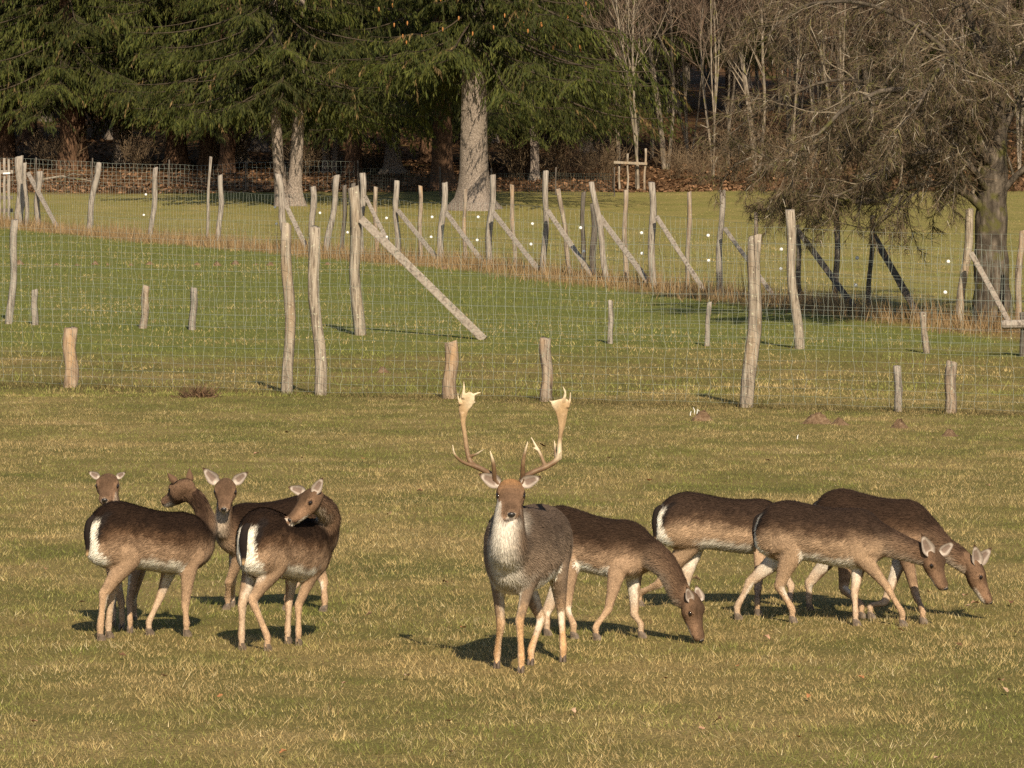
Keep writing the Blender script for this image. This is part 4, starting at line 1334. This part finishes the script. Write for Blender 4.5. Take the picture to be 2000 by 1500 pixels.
    for k, (kind, side, S_, tg, sd, up) in enumerate(info):
        c = S_[:, :3]
        d = np.linalg.norm(V[:, None, :] - c[None], axis=2) / ((S_[:, 3] + S_[:, 4]) * .5 + .01)[None]
        i = d.argmin(1); dm = d[np.arange(len(V)), i]
        rel = V - c[i]
        s_ = (rel * sd[i]).sum(1) / S_[i, 3]; u_ = (rel * up[i]).sum(1) / S_[i, 4]
        if kind == 'torso':
            tor_t = i / (len(S_) - 1)
            dm = dm * .9
        b_ = dm < best
        best[b_] = dm[b_]; kid[b_] = k; tt[b_] = (i / (len(S_) - 1))[b_]; ss[b_] = s_[b_]; uu[b_] = u_[b_]
        h_ = tg[i] * (1 if kind in ('hind', 'fore') else -1) + np.array([0, 0, -.5 if kind in ('torso', 'neck') else 0])
        hd[b_] = h_[b_]
    ktor = np.array([q_[0] in ('torso', 'neck') for q_ in info])[kid]
    tq0 = np.clip(((V - R) * fw).sum(1) / Lb, 0, 1)
    msk = ktor * sm(.62, .74, tq0) * np.where(kid == 5, 1 - sm(.55, .8, tt), 1.0)
    V = lapl(V, Q, msk, 45 if buck else 30)
    nz = (vnoise(V[:, 0] * 22 + V[:, 1] * 9, V[:, 2] * 26, seed) - .5) + .7 * (vnoise(V[:, 0] * 60 + V[:, 1] * 50, V[:, 2] * 45, seed + 5) - .5)
    xb = ((V - R) * fw).sum(1); yl = ((V - R) * lf).sum(1); z = V[:, 2] - g0
    tq = np.clip(xb / Lb, 0, 1)
    ztop = np.interp(tq, [s_[0] for s_ in st], tops); zbot = np.interp(tq, [s_[0] for s_ in st], bots)
    vv = (ztop - z) / np.maximum(ztop - zbot, .05)
    tc = lerp(dark, mid, sm(saddle * .45, saddle * .95, vv + nz * .10))
    tc = lerp(tc, flank, sm(saddle * .75, saddle * 1.35, vv + nz * .10))
    torso_c = lerp(tc, belly, sm(.75, .86, vv + nz * .08) * sm(.22, .32, tq) * (1 - sm(.80, .90, tq)))
    col = torso_c.copy()
    for k, (kind, side, S_, tg, sd, up) in enumerate(info):
        b_ = kid == k
        if kind in ('hind', 'fore'):
            t_ = tt[b_]; inner = -ss[b_] * side
            low = lerp(np.array(flank) * .95, np.array(legc), sm(.28, .62, t_ + nz[b_] * .1))
            c = lerp(tc[b_], low, sm(.15, .38, t_))
            c = lerp(c, belly * .85, sm(.2, .7, inner + nz[b_] * .4) * sm(.10, .22, t_) * (1 - sm(.26, .52, t_)))
            c = lerp(c, np.array(legc) * .8 + belly * .2, sm(.0, .7, inner + nz[b_] * .4) * sm(.30, .52, t_) * .85)
            if kind == 'hind':   # pale heel patch, darker shin front
                c = lerp(c, belly * .9, sm(.2, .7, uu[b_] * 1.0) * sm(.42, .52, t_) * (1 - sm(.62, .72, t_)) * .7)
            c = lerp(c, np.array([.10, .07, .05]), sm(.985, 1.0, t_) * .6)
            col[b_] = c
        elif kind == 'neck':
            t_ = tt[b_]; u_ = uu[b_] + nz[b_] * .5
            base_n = lerp(mid * .55 + flank * .45, facec, sm(.2, .9, t_))
            c = lerp(base_n, dark * 1.6, sm(.25, .85, u_))
            thr = (np.array([.46, .40, .325]) if buck else np.array([.45, .37, .285]))
            c = lerp(c, thr, sm(.35 if buck else .1, 1.0, -u_))
            col[b_] = lerp(tc[b_], c, sm(.18, .45, t_))
        elif kind == 'head':
            t_ = tt[b_]; u_ = uu[b_]; s_ = np.abs(ss[b_])
            c = np.tile(facec, (b_.sum(), 1))
            c = lerp(c, facec * 1.55, sm(.3, .9, s_) * sm(.25, .5, t_))
            c = lerp(c, facec * (.62 if not buck else .9), sm(.3, .9, u_) * (1 - sm(.35, .75, t_)))
            if buck: c = lerp(c, np.array([.25, .135, .062]), sm(.0, .6, u_) * (1 - sm(.22, .40, t_)))
            c = lerp(c, facec * .7, sm(.4, .9, u_) * sm(.55, .75, t_) * (1 - sm(.84, .9, t_)))
            c = lerp(c, np.array([.50, .42, .34]), sm(.87, .92, t_) * (1 - sm(.97, 1.0, t_)) * .9)
            c = lerp(c, np.array([.62, .56, .48]), sm(.35, .65, -u_) * sm(.45, .62, t_))
            c = lerp(c, BLK * 2, sm(.16, .06, np.abs(u_ + .36)) * sm(.70, .78, t_) * .85)
            col[b_] = c
    # chest front, belly side of the buck
    fr = sm(.88, .98, tq) * (kid == 0) * sm(.085, .05, np.abs(yl))
    col = lerp(col, (np.array([.48, .42, .34]) if buck else np.array([.34, .25, .175])), fr * sm(.12, .4, vv + nz * .3) * (.9 if buck else .7))
    if buck:
        nk = np.isin(kid, [0, 5])
        col = lerp(col, np.array([.58, .53, .45]), nk * sm(.80, .95, tq) * sm(.115, .06, np.abs(yl) + nz * .05) * sm(.42, .5, z) * np.where(kid == 5, sm(.0, .5, -uu), 1.0))
    col = lapl(col, Q, ktor * sm(.70, .80, tq0) * np.where(kid == 5, 1 - sm(.6, .85, tt), 1.0), 26)
    # white rump with its black borders
    back = np.isin(kid, [0] + [k for k, q_ in enumerate(info) if q_[0] == 'hind'])
    rp = back * sm(.125, .095, xb + nz * .02)
    wm = rp * sm(.078, .062, np.abs(yl) + nz * .016 - .025 * sm(zc * .78, zc * .62, z)) * sm(zc * .90, zc * .85, z + nz * .02) * sm(zc * .46, zc * .56, z)
    bm_ = rp * sm(.104, .088, np.abs(yl) + nz * .016) * sm(.056, .068, np.abs(yl) + nz * .012) * sm(zc * .70, zc * .78, z + nz * .03) * sm(zc * .97, zc * .90, z)
    col = lerp(col, BLK * 1.5, bm_ * .95); col = lerp(col, WHT * 1.08, wm)
    eyes = []
    for s in (-1, 1):
        e = Pp + hf * HL * .36 + hl * s * .064 * hsc + hu * (-.004) * hsc
        eyes.append((e, s))
        de = np.linalg.norm(V - e, axis=1)
        col = lerp(col, facec * 1.7, sm(.034, .024, de) * .6); col = lerp(col, BLK * 2, sm(.019, .014, de) * .9)
        tear = np.linalg.norm(V - (e + hf * .035 + hu * -.012), axis=1); col = lerp(col, facec * .4, sm(.016, .008, tear) * .6)
    col = col * (1 + .22 * nz[:, None]) * (.90 + .2 * r.random((len(V), 1)))
    col = np.clip(col, .004, .8)

    base = np.array([(R[0] + C[0]) / 2, (R[1] + C[1]) / 2, g0])
    T = thing(name, base, label, cat, group)
    body = mk("body", V, Q, M['coat'], T, tint=col, smooth=True)
    # ---------------- fur lying on the coat
    nH = 26000 if not buck else 32000
    tri = np.concatenate([Q[:, [0, 1, 2]], Q[:, [0, 2, 3]]])
    e1, e2 = V[tri[:, 1]] - V[tri[:, 0]], V[tri[:, 2]] - V[tri[:, 0]]
    nn = np.cross(e1, e2); ar = np.linalg.norm(nn, axis=1)
    pick = r.choice(len(tri), nH, p=ar / ar.sum())
    a1, a2 = r.random((2, nH)); fl = a1 + a2 > 1; a1[fl] = 1 - a1[fl]; a2[fl] = 1 - a2[fl]
    pp = V[tri[pick, 0]] + e1[pick] * a1[:, None] + e2[pick] * a2[:, None]
    nrm = norm(nn[pick]); iv = tri[pick, 0]
    dr_ = hd[iv] + r.normal(0, .22, (nH, 3)); dr_ = norm(dr_ - nrm * (dr_ * nrm).sum(1, keepdims=True)) + nrm * (.16 + .18 * r.random((nH, 1)))
    kinds = np.array([q_[0] for q_ in info])[kid[iv]]
    ln = np.where(kinds == 'torso', .024, np.where(kinds == 'neck', .026, np.where(kinds == 'head', .010, .012))) * (.6 + .8 * r.random(nH))
    sdv = norm(np.cross(dr_, nrm)) * .0022
    HV = np.stack([pp - sdv, pp + sdv, pp + dr_ * ln[:, None]], 1).reshape(-1, 3)
    hc = col[iv] * (.72 + .62 * r.random((nH, 1)))
    fo = mk("fur", HV, np.arange(nH * 3).reshape(-1, 3), M['fur'], T, tint=np.repeat(np.clip(hc, .004, .85), 3, 0)); fo['kind'] = 'stuff'
    # ---------------- eyes, nose, ears, tail, hooves
    for e, s in eyes:
        v, f = ellipsoid(e + hl * s * .001, hl, norm(hf - hu * .35), norm(hu + hf * .35), .010 * hsc, .0155 * hsc, .0105 * hsc if not buck else .007)
        mk("eye", v, f, M['eye'], T, smooth=True)
    v, f = ellipsoid(Pp + hf * HL * .995 - hu * .004 * hsc, hl, hf, hu, .020 * hsc, .012 * hsc, .014 * hsc)
    mk("nose", v, f, M['nose'], T, smooth=True)
    for s, (tx, ty, dY) in zip((1, -1), ears):
        bs = Pp + hf * HL * .10 + hl * s * .056 * hsc + hu * .016 * hsc
        tip = np.array(P(tx, ty, bs[1] + dY))
        fc_ = ear_face if not isinstance(ear_face, dict) else ear_face[s]
        if isinstance(fc_, str): fc_ = hf
        v, f, c = ear_mesh(bs, tip, fc_, earw, .55)
        mk("ear", v, f, M['coat'], T, tint=c, smooth=True)
    tb = R + fw * .035 + UPZ * (g0 + zc - .10)
    pts = [tb, tb - fw * .035 - UPZ * .03, tb - fw * .05 - UPZ * tail_len * .5, tb - fw * .045 - UPZ * tail_len * .85, tb - fw * .05 - UPZ * (tail_len + .03)]
    S_, tg, sd, up = stations(pts, [.022, .026, .030, .022, .006], [.016, .018, .016, .012, .005], lf, 4)
    v, f = loft([(S_[i, :3], sd[i], up[i], S_[i, 3], S_[i, 4]) for i in range(len(S_))], 10)
    ti = np.repeat(np.arange(len(S_)) / (len(S_) - 1), 10)
    tcx = lerp(BLK * 1.6, np.array([.45, .30, .16]), sm(.80, .97, ti))
    mk("tail", v, f, M['coat'], T, tint=tcx, smooth=True)
    for Hf, dv in hoofs:
        pr = []
        for s in (-1, 1):
            sdh = np.array([-dv[1], dv[0], 0])
            c = Hf + sdh * s * .010
            stn = [(c + UPZ * .045 - dv * .004, sdh, dv, .009, .016), (c + UPZ * .025 + dv * .006, sdh, dv, .0105, .024), (c + UPZ * .004 + dv * .010, sdh, dv, .0105, .027), (c - UPZ * .010 + dv * .010, sdh, dv, .010, .026)]
            pr.append(loft(stn, 8))
        v, f = merge(pr)
        mk("hoof", v, f, M['hoof'], T)
    return T, Pp, hf, hl, hu

GRP1 = 'fallow does in the group on the left'
GRP2 = 'fallow does grazing'
CAMF = (0.05, -1, .05)
deer("deer", 'dark backed doe with white rump looking back over her shoulder, face turned away', 'deer', 'fallow deer',
     (174, 29.98), (414, 30.45), .865, .775,
     [('h', -1, (196, 1253), (203, 1160)), ('h', 1, (212, 1248), (218, 1160)), ('f', -1, (364, 1246), (362, 1182)), ('f', 1, (291, 1243), (312, 1168))],
     [(404, 1024, 30.47), (388, 980, 30.46)], (363, 942), (320, 979), 30.42, 1, .25, [(327, 924, .02), (370, 915, .02)], (-.45, 1, .1), 101)
deer("deer", 'doe whose head and ears show over the back of another doe standing before her', 'deer', 'fallow deer',
     (262, 31.45), (236, 30.62), .735, .735,
     [('h', 1, (262, 1213), (262, 1160)), ('h', -1, (221, 1224), (222, 1165)), ('f', 1, (254, 1238), (253, 1178)), ('f', -1, (238, 1232), (237, 1178))],
     [(222, 1000, 30.62)], (212, 932), (204, 976), 30.72, -1, .25, [(246, 922, 0), (172, 921, 0)], CAMF, 102)
deer("deer", 'doe with raised ears facing the camera, her body half hidden behind another doe', 'deer', 'fallow deer',
     (652, 32.3), (424, 31.95), .765, .72,
     [('h', 1, (634, 1197), (632, 1135)), ('h', -1, (561, 1194), (580, 1135)), ('f', 1, (445, 1193), (447, 1136)), ('f', -1, (454, 1188), (454, 1136))],
     [(437, 1022, 31.88)], (441, 941), (437, 994), 31.86, -1, .26, [(485, 921, 0), (396, 913, 0)], CAMF, 103)
deer("deer", 'doe standing rump first with head turned sideways over her own back', 'deer', 'fallow deer',
     (478, 29.25), (634, 29.90), .865, .775,
     [('h', 1, (472, 1273), (473, 1182)), ('h', -1, (522, 1275), (493, 1172)), ('f', 1, (562, 1261), (564, 1176)), ('f', -1, (583, 1265), (583, 1182))],
     [(644, 1046, 29.86), (640, 1002, 29.74)], (612, 960), (564, 1015), 29.50, -1, .245, [(631, 932, 0), (562, 951, 0)], CAMF, 104)
bk, bP, bf_, bl_, bu_ = deer("deer", 'fallow buck with tall palmate antlers and white chest facing the camera', 'deer', None,
     (1072, 28.98), (986, 27.86), .925, .965,
     [('h', 1, (1100, 1297), (1096, 1192)), ('h', -1, (1037, 1303), (1057, 1210)), ('f', 1, (1018, 1318), (1015, 1213)), ('f', -1, (971, 1309), (978, 1220))],
     [(993, 1052, 27.80), (994, 1005, 27.84)], (997, 944), (999, 1004), 27.92, -1, .28, [(1058, 931, 0), (934, 925, 0)], CAMF, 105,
     wsc=1.30, nw=(.15, .108, .062), nh=(.18, .125, .075), hsc=1.13, dark=np.array([.085, .060, .043]), mid=np.array([.135, .098, .070]), flank=np.array([.215, .155, .108]), saddle=.5, buck=True, earw=.62, legc=np.array([.47, .29, .15]))
deer("deer", 'doe grazing with her muzzle on the grass right beside the buck', 'deer', 'fallow deer',
     (1040, 30.38), (1282, 30.0), .815, .735,
     [('h', -1, (1120, 1252), (1106, 1188)), ('h', 1, (1068, 1246), (1068, 1195)), ('f', -1, (1164, 1255), (1188, 1190)), ('f', 1, (1252, 1251), (1239, 1200))],
     [(1300, 1105, 29.85), (1328, 1158, 29.8)], (1354, 1166), (1371, 1251), 29.75, -1, .275, [(1359, 1142, .05), (1341, 1146, -.02)], (.35, -1, .1), 106,
     dark=np.array([.032, .019, .012]), mid=np.array([.090, .054, .033]), saddle=.50)
deer("deer", 'doe whose head is hidden behind another doe, only one pale ear showing over that back', 'deer', 'fallow deer',
     (1282, 32.12), (1545, 32.35), .782, .725,
     [('h', -1, (1249, 1188), (1288, 1140)), ('h', 1, (1345, 1192), (1338, 1140)), ('f', -1, (1479, 1206), (1480, 1150)), ('f', 1, (1543, 1194), (1545, 1145))],
     [(1575, 1022, 32.4), (1605, 1005, 32.4)], (1628, 996), (1664, 1046), 32.4, 1, .25, [(1648, 975, .06), (1621, 959, -.02)], CAMF, 107,
     dark=np.array([.036, .022, .015]), mid=np.array([.095, .058, .036]), flank=np.array([.35, .24, .152]), saddle=.50)
deer("deer", 'doe walking in profile with lowered head in front of two other does', 'deer', 'fallow deer',
     (1478, 31.32), (1736, 30.98), .785, .745,
     [('h', 1, (1440, 1214), (1466, 1136)), ('h', -1, (1547, 1220), (1522, 1146)), ('f', -1, (1762, 1227), (1732, 1146)), ('f', 1, (1671, 1226), (1669, 1158))],
     [(1758, 1068, 30.93), (1793, 1080, 30.9)], (1822, 1077), (1848, 1150), 30.88, -1, .26, [(1864, 1058, .03), (1800, 1043, -.02)], (.3, -1, .1), 108,
     dark=np.array([.036, .022, .015]), mid=np.array([.095, .058, .036]), flank=np.array([.33, .225, .142]), saddle=.48)
deer("deer", 'doe reaching her muzzle down over brown leaves, hindquarters hidden behind the walking doe', 'deer', 'fallow deer',
     (1590, 32.1), (1826, 31.62), .815, .76,
     [('h', 1, (1580, 1195), (1580, 1140)), ('h', -1, (1682, 1211), (1648, 1150)), ('f', -1, (1802, 1222), (1789, 1163)), ('f', 1, (1700, 1212), (1728, 1176))],
     [(1838, 1066, 31.5), (1870, 1088, 31.42)], (1903, 1096), (1936, 1177), 31.38, -1, .29, [(1937, 1069, .03), (1903, 1063, -.02)], (.3, -1, .1), 109,
     dark=np.array([.034, .020, .013]), mid=np.array([.080, .046, .027]), flank=np.array([.22, .14, .085]), saddle=.55)

# ---- antlers of the buck
def antler(side, beam, palm, tines):
    Y0 = bP[1]
    parts = []
    A = np.array([list(P(px, py, Y0 + dy)) + [rr] for px, py, dy, rr in beam])
    S_ = spline(A, 5)
    tg, sd, up = frames(S_[:, :3], (0, 1, .01))
    parts.append(loft([(S_[i, :3], sd[i], up[i], S_[i, 3], S_[i, 3]) for i in range(len(S_))], 10))
    if palm:
        A = np.array([list((np.array(P(lx, ly, Y0 + dy)) + np.array(P(rx, ry, Y0 + dy))) / 2) + [.5 * (rx - lx) * Y0 / F] for lx, ly, rx, ry, dy in palm])
        S_ = spline(A, 4)
        tg, sd, up = frames(S_[:, :3], (1, .25 * side, 0))
        parts.append(loft([(S_[i, :3], sd[i], up[i], max(S_[i, 3], .008), .011) for i in range(len(S_))], 14))
    for tn in tines:
        A = np.array([list(P(px, py, Y0 + dy)) + [rr] for px, py, dy, rr in tn])
        S_ = spline(A, 4)
        tg, sd, up = frames(S_[:, :3], (0, 1, .01))
        parts.append(loft([(S_[i, :3], sd[i], up[i], max(S_[i, 3], .0035), max(S_[i, 3], .0035)) for i in range(len(S_))], 8))
    V, Fc = merge(parts)
    V, Q = remesh(V, Fc, .0045, 3, .5)
    hh = (V[:, 2] - bP[2])
    lo, hi = np.array([.12, .068, .036]), np.array([.42, .285, .155])
    c = lerp(lo, hi, sm(.0, .45, hh + .12 * (vnoise(V[:, 0] * 30, V[:, 2] * 30, 8) - .5)))
    tipc = np.array([.66, .55, .38])
    for tn in tines:
        tp = np.array(P(tn[-1][0], tn[-1][1], Y0 + tn[-1][2]))
        c = lerp(c, tipc, sm(.085, .02, np.linalg.norm(V - tp, axis=1)) * .85)
    mk("antler", V, Q, M['antler'], bk, tint=c, smooth=True)
antler(-1, [(975, 948, .0, .020), (967, 934, .01, .021), (946, 919, .04, .017), (922, 906, .06, .0165), (913, 884, .08, .0145), (908, 850, .09, .0135), (904, 825, .09, .015), (903, 806, .08, .015)],
       [(905, 845, 911, 845, .09), (899, 822, 910, 822, .09), (895, 800, 916, 800, .08), (896, 786, 925, 786, .07), (899, 775, 928, 775, .06), (903, 768, 918, 768, .06)],
       [[(966, 938, .0, .016), (964, 908, -.05, .013), (957, 880, -.07, .004)], [(930, 912, .05, .013), (903, 902, .02, .010), (888, 887, -.01, .008), (884, 868, -.02, .003)],
        [(917, 892, .07, .012), (930, 887, .05, .008), (946, 877, .02, .003)], [(904, 778, .06, .012), (906, 760, .05, .008), (906, 745, .04, .003)],
        [(920, 776, .06, .011), (930, 769, .05, .007), (940, 766, .05, .003)], [(899, 790, .07, .010), (895, 778, .06, .006), (894, 766, .05, .003)], [(922, 786, .07, .010), (929, 786, .06, .003)]])
antler(1, [(1016, 950, .0, .020), (1022, 936, .01, .021), (1040, 923, .04, .017), (1068, 911, .06, .0165), (1090, 894, .08, .0165), (1093, 862, .09, .0135), (1097, 832, .09, .015), (1100, 808, .08, .015)],
       [(1090, 850, 1098, 850, .09), (1090, 830, 1105, 830, .09), (1086, 810, 1109, 810, .08), (1081, 797, 1112, 797, .07), (1075, 786, 1111, 786, .06), (1077, 780, 1106, 780, .06)],
       [[(1021, 938, .0, .016), (1022, 900, -.05, .013), (1031, 862, -.07, .004)], [(1064, 909, .06, .013), (1055, 886, .09, .010), (1045, 868, .11, .007), (1037, 853, .12, .003)],
        [(1087, 893, .09, .014), (1085, 880, .14, .010), (1083, 860, .18, .003)], [(1100, 784, .06, .011), (1104, 768, .05, .008), (1099, 754, .04, .003)],
        [(1109, 796, .07, .010), (1113, 782, .06, .007), (1114, 766, .05, .003)], [(1082, 786, .06, .011), (1073, 783, .05, .003)], [(1094, 897, .08, .012), (1096, 880, .05, .004)],
        [(1052, 880, .09, .006), (1040, 874, .10, .003)]])
